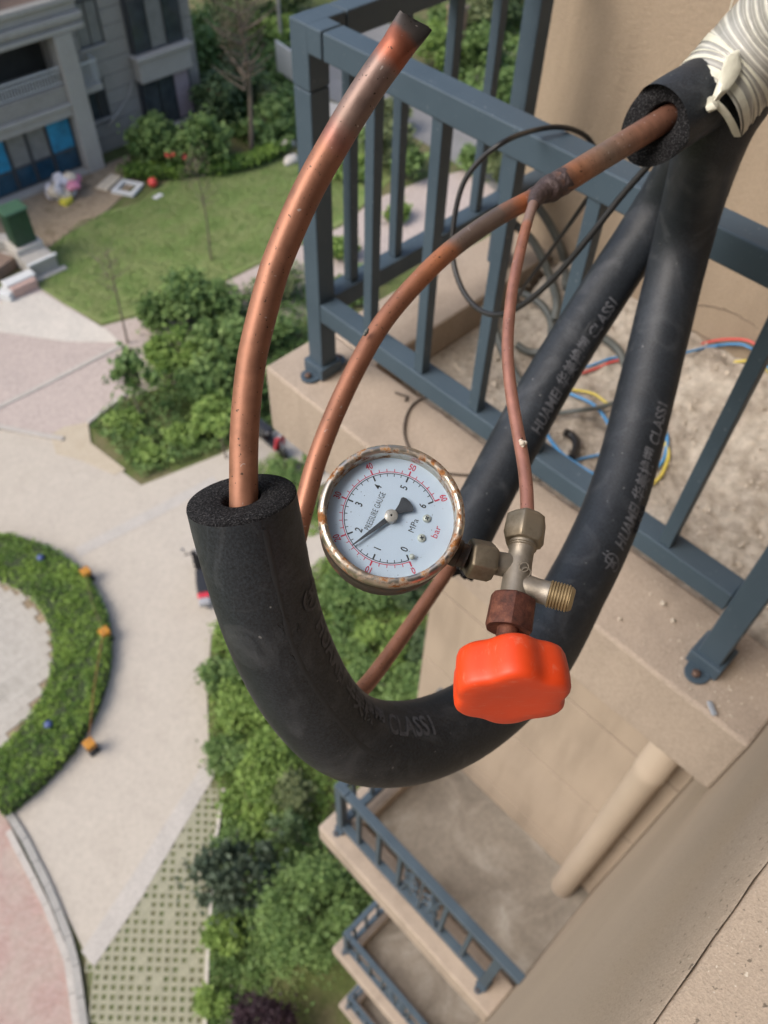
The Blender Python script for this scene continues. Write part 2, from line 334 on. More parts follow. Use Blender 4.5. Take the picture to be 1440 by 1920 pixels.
YCR = onz(1330, 1772, ZS)[1]
sill_strip(YCR + .0004, Y2 + .0005, 0, True); sill_strip(Y2 - .339, YCR - .0004, .0006, False)
wn = MB().box((-1.6, Y2 - .26, ZS + .002), (1.44, Y2 - .24, H + 1.15)).build('window', M['dark'], bld)  # out of view; widened and near-black to cut light bounced onto the railing
f_ = MB()
for a, b in (((-1.6, ZS + .002), (-1.55, H + 1.15)), ((1.39, ZS + .07), (1.44, H + 1.15)), ((-1.55, ZS + .002), (1.39, ZS + .05)), ((-1.55, H + 1.1), (1.39, H + 1.15)), ((.08, ZS + .05), (.12, H + 1.1))):
    f_.box((a[0], Y2 - .29, a[1]), (b[0], Y2 - .21, b[1]))
f_.build('frame', M['rail'], wn)

def grid_patch(x0, x1, y0, y1, nx, ny, zf):
    V = [(x0 + (x1 - x0) * i / nx, y0 + (y1 - y0) * j / ny, zf(x0 + (x1 - x0) * i / nx, y0 + (y1 - y0) * j / ny)) for j in range(ny + 1) for i in range(nx + 1)]
    F = [(j * (nx + 1) + i, j * (nx + 1) + i + 1, (j + 1) * (nx + 1) + i + 1, (j + 1) * (nx + 1) + i) for j in range(ny) for i in range(nx)]
    return V, F
for lv in (0, -1, 1, 2, 3, 4):
    zf = ZF - lv * ST
    mb = MB(); mb.box((.751, Y2 + .0005, zf - .185), (.925, 1.085, zf)); mb.box((.925, .932, zf - .185), (XW - .0005, 1.085, zf)); mb.box((.925, Y2 + .0005, zf - .185), (XW - .0005, .932, zf - .10))
    if lv < 0: mb.build('ledge', M['ledge'], bld, bevel=.006); continue  # unseen ledge one storey up, added for the shade it casts below
    lg = mb.build('ledge', M['ledge'], bld, bevel=.012 if lv else .006, bseg=2)
    if lv == 0:
        def zr(x, y):
            zf = ZF; e = min(1, max(0, (x - .94) / .06)) * min(1, max(0, (.925 - y) / .03))
            pile = .085 * math.exp(-((XW - x) / .17) ** 2) + .03 * math.exp(-((y + .02) / .2) ** 2)
            return zf - .085 + e * (pile + .014 * nz(x, y, 7) + .010 * nz(x, y, 19, 3) + .006 * nz(x, y, 48, 5))
        rubble_z = zr
        V, F = grid_patch(.9255, XW - .001, Y2 + .001, .9315, 90, 140, zr)
        MB().add(V, F).build('rubble_floor', M['cement'], lg, smooth=60)
    else:
        def zr2(x, y): return zf - .092 + .004 * nz(x, y, 5) + .002 * nz(x, y, 20)
        V, F = grid_patch(.9255, XW - .001, Y2 + .001, .9315, 24, 40, zr2)
        MB().add(V, F).build('screed_floor', M['screed'], lg, smooth=60)
M['crack'] = simple('hairline_crack', (.10, .075, .055), .9)
def crack(pts, plane, wd):
    P = spline([plane(x, y) for x, y in pts], 40, 1); P = P + rng.normal(0, .0012, P.shape) * [0, 1, 1]
    Tube(P, lambda u: wd * (.35 + .65 * math.sin(u * 3.0 + .07)), 60, 5, ease=0).mesh(MB()).build('crack', M['crack'], bld)
crack([(1255, 560), (1300, 572), (1345, 577), (1385, 592), (1420, 615)], lambda x, y: onx(x, y, XW - .0002), .0011)
crack([(1120, 560), (1210, 590), (1290, 616), (1340, 640), (1400, 655)], lambda x, y: onx(x, y, XW - .0002), .0014)
M['joint'] = simple('dark_joint', (.13, .10, .075), .9)
# panelled lower walls (joints recessed)
for lv in range(1, 4):
    zf = ZF - lv * ST; top = zf + ST - .19
    zs = [zf - .05] + [H - 2.855 - .615 * q - (lv - 1) * ST for q in (2, 1, 0, -1, -2)] + [top]
    zs = [z for z in zs if zf - .06 <= z <= top]
    for z in zs[1:-1]: MB().box((XW - .019, Y2 + .0025, z - .0048), (XW - .0003, YC + .0195, z + .0048)).build('joint', M['joint'], bld)
    for a, b in zip(zs[:-1], zs[1:]):
        if b - a < .05: continue
        MB().box((XW - .022, Y2 + .002, a + .005), (XW - .0005, YC + .022, b - .005)).build('wall_panel', M['panel'], bld, bevel=.002)

FOOT = {}
def railing(zf, label, upper):
    root = thing('balcony_railing', (XF, 1.0, zf), label, 'railing', 'blue grey railings on the stacked ledges')
    D = .040; hz = .676 if upper else .60
    zt = zf + hz; yb = 1.015; ye = .085
    def part(nm, mb, bv=.0025): return mb.build(nm, M['rail'], root, bevel=bv, bseg=2)
    def foot(x, y):
        f = MB(); f.box((x - .028, y - .028, zf + .0005), (x + .028, y + .028, zf + .03)); fp = part('foot_sleeve', f)
        pl = MB()
        n = 10; px = []
        for sx in (1, -1):
            px += [(x + sx * .036 + sx * .020 * math.cos(a), y + sx * .020 * math.sin(a)) for a in np.linspace(-math.pi / 2, math.pi / 2, n)]
        pl.prism(px, zf + .001, zf + .006); p2 = pl.build('foot_plate', M['rail'], root)
        for sx in (1, -1): MB().lathe((x + sx * .042, y, zf + .0062), (0, 0, 1), [(0, .007), (.006, .007), (.008, .004)], 6).build('bolt', M['bolt'], p2)
    # corner post, elbow with joint, end posts
    part('post', MB().box((XF, yb - D, zf + .004), (XF + D, yb, zt - .0965))); foot(XF + D / 2, yb - D / 2)
    e = MB(); e.box((XF - .001, yb - D - .0005, zt - .095), (XF + D + .0005, yb + .0005, zt + .0005))
    e.box((XF - .0006, .946, zt - D + .0003), (XF + D + .0002, yb - D + .005, zt + .0002)); e.box((XF + D - .005, yb - D - .0001, zt - D + .0003), (XF + D + .035, yb + .0002, zt + .0002))
    part('elbow_joint', e)
    if upper: part('post', MB().box((XF, ye - D, zf + .004), (XF + D, ye, zt - D - .001))); foot(XF + D / 2, ye - D / 2)
    else: part('post', MB().box((XF, .07 - D, zf + .004), (XF + D, .07, zt - D - .001))); foot(XF + D / 2, .05)
    part('top_rail', MB().box((XF, Y2 + .002, zt - D), (XF + D, .943, zt)))
    part('top_rail', MB().box((XF + D + .037, yb - D, zt - D), (XW - .002, yb, zt)))
    zb = zf + .187 if upper else zf + .10
    part('bottom_rail', MB().box((XF, (ye if upper else .07) + .001, zb - D), (XF + D, yb - D - .001, zb)))
    part('bottom_rail', MB().box((XF + D + .001, yb - D, zb - D), (XW - .002, yb, zb)))
    s = .020
    ys = (.859, .729, .600, .470, .343, .216) if upper else (.877, .745, .613, .34, .205)
    for y in ys: part('baluster', MB().box((XF + .004, y - s, zb + .001), (XF + .004 + s, y, zt - D - .001)), .0015)
    for x in (.905, 1.025, 1.150, 1.268): part('baluster', MB().box((x, yb - D + .010, zb + .001), (x + s, yb - D + .010 + s, zt - D - .001)), .0015)
    if upper: part('post', MB().box((1.372, yb - D, zf + .004), (1.372 + D, yb, zt - D - .001)))
    else:
        xs = XF + .012; y0, y1 = .34, .593; z0, z1 = zb, zt - D
        sc_ = MB()
        for yc, sg in ((y0 + .075, 1), (y1 - .075, -1)):
            pts = []
            for t in np.linspace(0, 1, 26):
                ang = sg * (t * 4.6 * math.pi / 1.5) + math.pi / 2; r = .055 * (1 - .78 * t)
                pts.append((xs, yc + r * math.cos(ang), (z0 + z1) / 2 + .06 + r * math.sin(ang) * 1.3))
            Tube([(xs, yc - sg * .06, z0)] + pts, .0065, 60, 6).mesh(sc_)
            pts = [(p[0], p[1], z0 + z1 - p[2]) for p in pts]
            Tube([(xs, yc - sg * .06, z1)] + pts, .0065, 60, 6).mesh(sc_)
        Tube([(xs, (y0 + y1) / 2, z0), (xs, (y0 + y1) / 2, z1)], .007, 4, 6).mesh(sc_)
        sc_.build('scroll_ornament', M['rail'], root, smooth=60)
    return root
railing(ZF, 'blue grey metal railing close behind the copper pipes, uppermost and largest', True)
railing(ZF - ST, 'blue grey railing with scrollwork on the grey floored ledge one storey down', False)
railing(ZF - 2 * ST, 'small blue grey railing two storeys down, below the larger scrollwork one', False)
railing(ZF - 3 * ST, 'smallest blue grey railing, partly seen at the bottom edge of the photo', False)

def downpipe():
    r = thing('downpipe', (1.452, .06, ZF - ST - .09), 'beige plastic downpipe in the wall corner above the grey floor', 'drainpipe')
    MB().lathe((1.452, .06, ZF - ST - .095), (0, 0, 1), [(0, .056), (1.53, .056)], 40).build('pipe', M['pvc'], r, smooth=40)
    MB().lathe((1.452, .06, ZF - ST + 1.435), (0, 0, 1), [(0, .0565), (.0, .0588), (.06, .0590), (.062, .0575), (1.40, .0575)], 40).build('coupling', M['pvc'], r, smooth=40)
downpipe()

# ------------------------------------------------------------------ insulated hoses
def hose(name, label, pts, rad, n=110, seg=40, end=0, shear=None, inner=.0085, torn=False, N0=None):
    T = Tube(pts, rad, n, seg, N0=N0, ease=70, wob=lambda q, a: 1 + .010 * mnoise.noise(Vector((q * 26, math.cos(a) * 1.1, math.sin(a) * 1.1 + rad * 900))) + .006 * mnoise.noise(Vector((q * 90, math.cos(a) * 2.3, math.sin(a) * 2.3))))
    root = thing(name, T.P[0] if end == 0 else T.P[-1], label, 'insulated hose', 'black foam insulation hoses')
    i = 0 if end == 0 else n - 1
    T.mesh(MB(), caps=(end != 0, end != n), shifts=((shear if end == 0 else None), (shear if end else None))).build('foam_sleeve', M['foam'], root, smooth=60)
    mb = MB(); g = seg; rr = T.r[i]
    ks = [1.0, .985, (inner / rr + 1) / 2, inner / rr * 1.12, inner / rr]; V = []; dirn = -T.T[i] if end == 0 else T.T[i]
    for q, kk in enumerate(ks):
        ring = T.ring(i, kk, shear) + dirn * (0.0, .0012, .0016, .0012, -.0005)[q]
        if torn: ring = ring + dirn * np.array([[.016 * max(0, mnoise.noise(Vector((a * 1.7, 3.1, 0))) + .25) * (1 if kk > .5 else .2)] for a in range(g)])
        V.append(ring)
    V.append(T.ring(i, inner / rr) - dirn * .03)
    F = [(a * g + b, a * g + (b + 1) % g, (a + 1) * g + (b + 1) % g, (a + 1) * g + b) for a in range(len(V) - 1) for b in range(g)]
    mb.add(np.vstack(V), F).build('cut_end', M['foam_end'], root, smooth=70)
    return root, T
PB = [(453, 937, .409), (476, 1040, .424), (504, 1147, .444), (540, 1240, .466), (591, 1328, .493), (650, 1380, .515), (720, 1397, .536), (800, 1387, .562), (870, 1356, .592), (927, 1317, .618), (975, 1270, .645), (1024, 1212, .68), (1073, 1115, .72), (1107, 1052, .736), (1140, 980, .757), (1168, 900, .770), (1190, 822, .781), (1232, 650, .795), (1276, 467, .795), (1303, 365, .742), (1321, 305, .688), (1336, 258, .648), (1357, 214, .634), (1385, 175, .628), (1410, 142, .62)]
hb, TB = hose('insulation_hose', 'thick black foam hose bent into a U with copper pipe rising from it', [C(*p) for p in PB], .0275, 170, 44, inner=.0092)
PA = [(852, 1050, .768), (880, 990, .779), (906, 941, .79), (965, 830, .806), (1021, 725, .818), (1092, 612, .826), (1162, 502, .828), (1235, 392, .818), (1280, 312, .770), (1330, 225, .700), (1372, 168, .665), (1402, 125, .67)]
ha, TA = hose('insulation_hose', 'thinner straight black foam hose running down behind the gauge to a torn end', [C(*p) for p in PA], .0248, 110, 36, inner=.0075, torn=True)
PCc = [(1238, 228, .600), (1276, 203, .604), (1316, 180, .612), (1348, 158, .624), (1378, 130, .632)]
shC = np.array(BACK * .72 + UPV * .2)
hc, TC = hose('insulation_hose', 'short stub of black foam hose under the white tape with copper pipe entering it', [C(*p) for p in PCc], .0264, 60, 40, shear=shC, inner=.0108)

# printed wording bent round the hoses
def text_mesh(body, size=1.0, align='LEFT', spacing=1.0, bold=0.0):
    c = bpy.data.curves.new('lettering', 'FONT'); c.body = body; c.size = size; c.align_x = align; c.align_y = 'CENTER'; c.space_character = spacing; c.resolution_u = 3; c.offset = bold
    o = bpy.data.objects.new('lettering', c); COL.objects.link(o); bpy.context.view_layer.update()
    me = bpy.data.meshes.new_from_object(o.evaluated_get(bpy.context.evaluated_depsgraph_get()))
    bpy.data.objects.remove(o); bpy.data.curves.remove(c); return me
def tri_text(body, maxlen, **kw):
    me = text_mesh(body, **kw); bm = bmesh.new(); bm.from_mesh(me); bpy.data.meshes.remove(me)
    bmesh.ops.triangulate(bm, faces=bm.faces)
    for _ in range(3):
        es = [e for e in bm.edges if e.calc_length() > maxlen]
        if not es: break
        bmesh.ops.subdivide_edges(bm, edges=es, cuts=1); bmesh.ops.triangulate(bm, faces=bm.faces)
    V = np.array([v.co[:] for v in bm.verts]); F = [tuple(v.index for v in f.verts) for f in bm.faces]; bm.free(); return V, F
def print_on(T, root, p0, p1, flip=-1, logo=True, mat='print'):
    """wording starts at photo point p0 and ends at p1 along the hose skin"""
    (s0, a0), (s1, a1) = T.locate(*p0), T.locate(*p1)
    if a1 - a0 > math.pi: a1 -= 2 * math.pi
    if a0 - a1 > math.pi: a0 -= 2 * math.pi
    L = s1 - s0; V, F = tri_text('HUAMEI 华美橡塑 CLASS1', .12, bold=.022); W = V[:, 0].max()
    sgn = 1 if L > 0 else -1
    cap = abs(L) / W; mb = MB()
    def put(V, F):
        out = []
        for x, y, _ in V:
            s = s0 + L * x / W; a = a0 + (a1 - a0) * x / W + flip * sgn * y * cap * 1.25 / .0275 * (.0275 / T.r[0])
            out.append(T.at(s, a, .00025))
        mb.add(out, F)
    put(V, F)
    if logo:
        def stroke(pts, wd=.05):
            P = spline([(x, y, 0) for x, y in pts], max(3, len(pts) * 4)); Tn = np.gradient(P, axis=0); Nn = np.stack([-Tn[:, 1], Tn[:, 0], 0 * Tn[:, 0]], 1); Nn /= np.linalg.norm(Nn, axis=1)[:, None]
            n = len(P); put(np.vstack([P + Nn * wd, P - Nn * wd]), [(i, i + 1, n + i + 1, n + i) for i in range(n - 1)])
        cx = -1.15; circ = [(cx + .5 * math.cos(t), .5 * math.sin(t)) for t in np.linspace(-2.6, 2.3, 16)]
        stroke(circ)
        stroke([(cx - .75, .25), (cx - .2, .12), (cx + .25, .15)]); stroke([(cx + .05, .78), (cx + .02, .2), (cx - .05, -.25)]); stroke([(cx - .32, .5), (cx - .28, .1), (cx - .3, -.2)])
        stroke([(cx - .3, -.2), (cx, -.02), (cx + .22, -.3)]); stroke([(cx + .3, .62), (cx + .42, .5)])
    return mb.build('lettering', M[mat], root)
print_on(TB, hb, (1160, 1030), (1246, 752))
print_on(TA, ha, (1006, 812), (1152, 566), logo=False)
M['worn'] = simple('worn_print', (.078, .082, .092), .7, var=.5, scale=160)
print_on(TB, hb, (600, 1160), (812, 1362), mat='worn')

def skin_ribbon(T, root, name, px, wd, h, mat, n=40, jit=0.0):
    q = np.array([T.locate(*p) for p in px]); q[:, 1] = np.unwrap(q[:, 1]); S = spline(np.c_[q, np.zeros(len(q))], n, 2); V = []
    for s_, a_, _ in S:
        w_ = wd / T.r[0] * (1 + jit * rng.normal()); V += [T.at(s_, a_ - w_, .0001), T.at(s_, a_, h), T.at(s_, a_ + w_, .0001)]
    F = [(i * 3 + k, i * 3 + k + 1, i * 3 + 4 + k, i * 3 + 3 + k) for i in range(n - 1) for k in (0, 1)]
    return MB().add(V, F).build(name, mat, root, smooth=60)
M['seam'] = simple('glued_seam', (.021, .024, .028), .6, var=.3, scale=60)
skin_ribbon(TB, hb, 'seam', [(498, 1000), (520, 1110), (556, 1225), (600, 1310), (650, 1370), (720, 1420)], .0014, .0004, M['seam'], 70, .15)
for px in (((524, 1168), (530, 1180), (537, 1190)), ((541, 1192), (546, 1204), (549, 1216)), ((556, 1172), (561, 1186)), ((548, 1222), (556, 1236)), ((566, 1246), (572, 1262)), ((590, 1270), (602, 1284))):
    skin_ribbon(TB, hb, 'tear', px, .0008, -.0006, M['dark'], 10, .5)
for px in (((1196, 975), (1203, 962), (1206, 948)), ((1188, 1000), (1194, 988), (1197, 978))):
    skin_ribbon(TB, hb, 'tear', px, .0022, .0022, M['foam_end'], 14, .6)
for px in (((1096, 622), (1108, 608), (1122, 598)), ((1104, 634), (1120, 618), (1134, 606))):
    skin_ribbon(TA, ha, 'scuff', px, .0022, .0007, M['seam'], 14, .5)
# ------------------------------------------------------------------ tape-wrapped bundle with its knot
pb = [(1312, 214, .632), (1358, 163, .628), (1410, 106, .616), (1480, 35, .592), (1560, -45, .555), (1700, -180, .49)]
ax0 = nrm(C(1410, 106, .622) - C(1318, 207, .636))
wr = thing('wrapped_pipe_bundle', C(*pb[0]), 'white tape wrapped pipe bundle reaching in from the upper right', 'pipe bundle')
TLEN = Tube([C(*p) for p in pb], .03, 60, 8).L[-1]
def wob(s, a): return 1 + .012 * min(1, 1.15 * ((s / TLEN * TAPE_TURNS + a / (2 * math.pi)) % 1.0)) + .007 * mnoise.noise(Vector((s * 45, math.cos(a) * 2, math.sin(a) * 2)))
def wtube(pts, rad, n, seg, **kw): return Tube([C(*p) for p in pts], rad, n, seg, N0=np.cross(ax0, BACK), ell=lambda u: (1.0, 1.42), **kw)
TW = wtube(pb, .0352, 220, 48, wob=wob); TW.mesh(MB(), caps=(False, True)).build('tape', M['tape'], wr, smooth=28)
for q, (s0, s1, h) in enumerate(((.002, .0075, .0014), (.012, .016, .0012), (.0215, .024, .0012), (.034, .042, .001))):
    mb = MB(); V = []; g = 48
    for s in np.linspace(s0, s1, 5):
        i = int(np.argmin(abs(TW.L - s))); V.append(TW.ring(i, 1 + (.020 if q == 0 else .014)) + TW.T[i] * (s - TW.L[i]) + np.outer(np.cos(np.arange(g) * 2 * math.pi / g + q) * .0012, TW.T[i]))
    F = [(a * g + b, a * g + (b + 1) % g, (a + 1) * g + (b + 1) % g, (a + 1) * g + b) for a in range(4) for b in range(g)]
    mb.add(np.vstack(V), F).build('film_band', M['knot'], wr, smooth=60)
kn = MB()
def flap(pts, w0, w1, tw, th=.0012):
    P = spline(pts, 14); T = np.gradient(P, axis=0); n = len(P); V = []
    for i in range(n):
        t = nrm(T[i]); f = i / (n - 1); sd = nrm(np.cross(t, BACK * math.cos(tw * f) + RIGHT * math.sin(tw * f))); up = np.cross(t, sd)
        wd = (w0 + (w1 - w0) * math.sin(f * math.pi * .62)) * (1 - .75 * max(0, f - .8) / .2)
        V += [P[i] + sd * wd + up * th + up * .0015, P[i] + up * (th * 2 - .002), P[i] - sd * wd + up * th + up * .0015, P[i] - sd * wd - up * th, P[i] - up * .003, P[i] + sd * wd - up * th]
    F = [(i * 6 + k, i * 6 + (k + 1) % 6, (i + 1) * 6 + (k + 1) % 6, (i + 1) * 6 + k) for i in range(n - 1) for k in range(6)] + [tuple(range(6))[::-1], tuple((n - 1) * 6 + k for k in range(6))]
    kn.add(V, F)
front = TW.P[6] + BACK * TW.r[6] * 1.42
def on_tape(x, y, h=.0015):
    q, a = TW.locate(x, y); return TW.at(q, a, h + .0008)
dk = -MW[2] @ (front - OFF); k0 = C(1338, 190, dk - .003)
flap([k0, k0 + RIGHT * .006 + UPV * .010 + BACK * .004, k0 + RIGHT * .0115 + UPV * .022 + BACK * .005, k0 + RIGHT * .0145 + UPV * .033 + BACK * .003], .0018, .0066, .5, .0006)
flap([C(1339, 189, dk - .002), C(1357, 206, dk + .002), C(1372, 230, dk + .012), C(1382, 256, dk + .028)], .0022, .0018, -.2, .0005)
flap([k0 + UPV * .003, k0 - BACK * .001 - UPV * .002, k0 - UPV * .006 - RIGHT * .001], .0036, .003, .8, .0022)
kn.build('knot', M['knot'], wr, smooth=60)

tag(tube('string', [C(1380, -30, .95), C(1366, 30, .93), C(1350, 92, .91), C(1338, 150, .88)], .0006, M['knot'], n=20, seg=6)[0], 'thin pale string hanging against the tan wall beside the taped bundle', 'string')
# ------------------------------------------------------------------ copper pipes
P1 = [(457, 990, .412), (457, 933, .409), (457, 850, .407), (460, 780, .404), (469, 693, .400), (479, 640, .397), (494, 580, .394), (511, 517, .391), (524, 480, .389), (572, 367, .382), (628, 267, .374), (665, 205, .368), (702, 148, .364), (742, 93, .359), (757, 70, .358), (781, 37, .356)]
def ell1(u):
    f = max(0, (u - .945) / .055); return (1 + .10 * min(1, f * 1.3), max(.16, 1 - .9 * f))
T1 = Tube([C(*p) for p in P1], .00715, 130, 32, ease=30, N0=nrm(UPV * .55 + RIGHT * .83), ell=ell1)
cp = thing('copper_pipe', C(457, 933, .409), 'thick bare copper pipe rising from the foam hose, its burnt end pinched shut', 'copper pipe')
mb = T1.mesh(MB(), caps=(True, True))
g = 32
for k in range(g):                                             # ragged crimped lip
    x, y, z = mb.v[(T1.n - 1) * g + k]; a = 2 * math.pi * k / g
    d = T1.T[-1] * (.0022 * math.cos(a) - .0006 + .0016 * mnoise.noise(Vector((k * .6, 1, 2))))
    mb.v[(T1.n - 1) * g + k] = (x + d[0], y + d[1], z + d[2])
mb.build('tube', M['cop_big'], cp, smooth=55)
cm = thing('copper_branch_line', C(1010, 366, .578), 'oxidised copper branch line splitting at a brazed joint into curved pipe and capillary', 'copper line')
ST_ = [(1262, 214, .605), (1240, 228, .602), (1190, 258, .597), (1130, 294, .590), (1075, 328, .584), (1040, 350, .580)]
T2 = Tube([C(*p) for p in ST_], .0091, 50, 28); T2.mesh(MB()).build('stub_pipe', M['cop_stub'], cm, smooth=50)
P2 = [(1006, 368, .578), (985, 379, .574), (930, 408, .565), (850, 464, .552), (790, 520, .543), (720, 600, .533), (673, 680, .524), (640, 747, .518), (612, 813, .512), (590, 875, .508), (573, 940, .505), (558, 1000, .505), (544, 1080, .513), (540, 1160, .527), (550, 1240, .545), (582, 1300, .566), (628, 1323, .588), (672, 1300, .620), (712, 1252, .655), (757, 1190, .69), (805, 1120, .728), (842, 1066, .760), (870, 1010, .778)]
T3 = Tube([C(*p) for p in P2], .00635, 200, 26, ease=30); T3.mesh(MB()).build('curved_pipe', M['cop_mid'], cm, smooth=50)
PCap = [(1008, 365, .574), (1001, 380, .560), (984, 434, .520), (970, 496, .495), (960, 546, .484), (954, 603, .474), (951.5, 655, .464), (955, 710, .453), (963, 766, .442), (972, 815, .432), (981, 864, .422), (987, 912, .411), (989, 972, .398)]
T4 = Tube([C(*p) for p in PCap], .0034, 90, 18, ease=30); T4.mesh(MB()).build('capillary_tube', M['cop_thin'], cm, smooth=50)
def rj(u): return .0086 * (1 + .04 * math.sin(u * 17)) * (1 if u < .35 else 1 - .42 * (u - .35) / .65)
T5 = Tube([C(1060, 337, .582), C(1035, 352, .579), C(1012, 364, .577), C(990, 376, .575)], rj, 34, 26, wob=lambda s, a: 1.03 + .13 * mnoise.noise(Vector((s * 220, math.cos(a) * 2, math.sin(a) * 2))), ell=lambda u: (1 + .18 * max(0, 1 - abs(u - .6) * 2.2), 1))
mb = T5.mesh(MB()); Tube([C(1020, 358, .574), C(1006, 370, .568), C(1000, 386, .557)], lambda u: .0068 * (1 - .4 * u), 14, 18, wob=lambda s, a: 1 + .1 * mnoise.noise(Vector((s * 300, math.cos(a), math.sin(a))))).mesh(mb)
mb.build('brazed_joint', M['braze'], cm, smooth=60)
lump = MB()
p = T4.at(T4.L[-1] * .735, 0, 0); q = C(980, 831, .4225)
for dx, dy, r in ((0, 0, .0017), (.0014, .0003, .0012), (-.0009, .0012, .0011), (.0003, -.0013, .0011)):
    lump.lathe(q + RIGHT * dx + UPV * dy - BACK * .001, BACK, [(0, r * .7), (r * .4, r), (r * .9, r * .7), (r * 1.2, r * .2)], 9)
lump.build('plaster_speck', M['stone'], cm, smooth=60)
lump = MB(); q = C(687, 622, .519)
for dx, dy, r in ((0, 0, .0016), (-.001, -.0016, .0013), (.0008, .0014, .001)): lump.lathe(q + RIGHT * dx + UPV * dy, BACK, [(0, r), (r * .6, r * .9), (r * 1.1, r * .4)], 8)
lump.build('plaster_speck', M['conduit'], cm, smooth=60)

# ------------------------------------------------------------------ pressure gauge
gn_c = nrm((.085, .285, .955)); Zg = nrm(RIGHT * gn_c[0] + UPV * gn_c[1] + BACK * gn_c[2])
aup = R(156.4); yv = RIGHT * math.cos(aup) + UPV * math.sin(aup); Yg = nrm(yv - Zg * (yv @ Zg)); Xg = np.cross(Yg, Zg)
G0 = C(735, 964, .368)
def GL(x, y, z): return G0 + Xg * x + Yg * y + Zg * z
gg = thing('pressure_gauge', GL(0, 0, -.02), 'round pressure gauge with white dial and rusty chrome rim screwed to the valve', 'pressure gauge')
ZD = -.0058
MB().lathe(GL(0, 0, 0), Zg, [(-.031, .016), (-.031, .0285), (-.0285, .0315), (-.024, .0322), (-.0135, .0322), (-.0125, .0316), (-.0115, .0324), (-.006, .0324)], 72).build('case', M['case'], gg, smooth=40)
bz = MB().lathe(GL(0, 0, 0), Zg, [(-.0062, .0312), (-.0062, .0325), (-.004, .0331), (-.001, .0332), (.0012, .0328), (.0024, .0316), (.0026, .0303), (.0018, .0294), (0, .0291), (-.0066, .0289)], 96, cap=False)
bz.build('bezel', M['steel'], gg, smooth=60)
dl = MB().lathe(GL(0, 0, ZD - .001), Zg, [(0, .0291), (.001, .0290)], 64).build('dial', M['dial'], gg, smooth=30)
MB().lathe(GL(0, 0, -.0006), Zg, [(0, .0290), (.0004, .0290)], 64).build('glass', M['glass'], gg, smooth=30)
ZI = ZD + .00012
def dialpos(r, cw): a = R(90 - cw); return r * math.cos(a), r * math.sin(a)
def marks(nm, mat, rarc, r_in, r_out, minor_len, outward):
    mb = MB(); n = 120
    for i in range(n):                                        # the arc line
        a0, a1 = -135 + 270 * i / n, -135 + 270 * (i + 1) / n; hw = .00017
        mb.add([GL(*dialpos(rarc - hw, a0), ZI), GL(*dialpos(rarc + hw, a0), ZI), GL(*dialpos(rarc + hw, a1), ZI), GL(*dialpos(rarc - hw, a1), ZI)], [(0, 3, 2, 1)])
    def tick(a, r0, r1, hw):
        x0, y0 = dialpos(r0, a); x1, y1 = dialpos(r1, a); ux, uy = dialpos(1, a + 90)
        mb.add([GL(x0 - ux * hw, y0 - uy * hw, ZI), GL(x0 + ux * hw, y0 + uy * hw, ZI), GL(x1 + ux * hw, y1 + uy * hw, ZI), GL(x1 - ux * hw, y1 - uy * hw, ZI)], [(0, 1, 2, 3)])
    for i in range(31):
        a = -135 + 9 * i
        if i % 5 == 0: tick(a, r_in, r_out, .00036)
        else: tick(a, rarc, rarc + (minor_len if outward else -minor_len), .00017)
    return mb.build(nm, mat, dl)
marks('black_scale', M['blackink'], .0212, .0186, .0212, .0014, False)
marks('red_scale', M['redink'], .0220, .0220, .0244, .0015, True)
def dial_text(nm, body, x, y, cap, rot, mat, wid=None, cond=.8):
    me = text_mesh(body, 1.0, 'CENTER', bold=.014 if len(body) < 3 else 0.0, spacing=1.0 if len(body) < 3 else 1.06); V = np.array([v.co[:] for v in me.vertices]); F = [tuple(p.vertices) for p in me.polygons]; bpy.data.meshes.remove(me)
    V[:, :2] -= (V[:, :2].max(0) + V[:, :2].min(0)) / 2
    k = cap / .70; V = V * k; V[:, 0] *= cond if wid is None else wid / np.ptp(V[:, 0]); c, s = math.cos(rot), math.sin(rot)
    MB().add([GL(x + c * a - s * b, y + s * a + c * b, ZI + .00003) for a, b, _ in V], F).build(nm, mat, dl)
for i in range(7):
    a = -135 + 45 * i; dial_text('numeral', str(i), *dialpos(.0158, a), .0034, 0, M['blackink'])
    dial_text('numeral', str(i * 10), *dialpos(.0264, a), .0030, R(-a), M['redink'], cond=.78)
dial_text('wording', 'PRESSURE GAUGE', 0, .0078, .0028, 0, M['blackink'], .0192)
dial_text('wording', 'MPa', .0008, -.0108, .0028, 0, M['blackink'], .0066)
dial_text('wording', 'bar', .0022, -.0214, .0031, 0, M['redink'], .0058)
# pointer
pa = R(90 + 61.0); pd = np.array([math.cos(pa), math.sin(pa)]); pq = np.array([-pd[1], pd[0]])
out = [(.0225, .00022), (.0, .0014), (-.0035, .0013), (-.0062, .0023), (-.0090, .0040), (-.0100, .0038), (-.0108, .0025), (-.0111, 0)]
pol = [pd * s + pq * t for s, t in out] + [pd * s - pq * t for s, t in out[-2::-1]]
n = len(pol); mb = MB(); mb.add([GL(*p, ZD + .0026) for p in pol] + [GL(*p, ZD + .0021) for p in pol], [tuple(range(n)), tuple(range(n, 2 * n))[::-1]] + [(i, n + i, n + (i + 1) % n, (i + 1) % n) for i in range(n)])
mb.build('pointer', M['needle'], gg)
MB().lathe(GL(0, 0, ZD), Zg, [(0, .0030), (.0032, .0031), (.0033, .0029), (.0040, .0028), (.0042, .0025), (.0042, .0006), (.0036, .0004)], 32, cap=False).build('hub', M['hub'], gg, smooth=35)
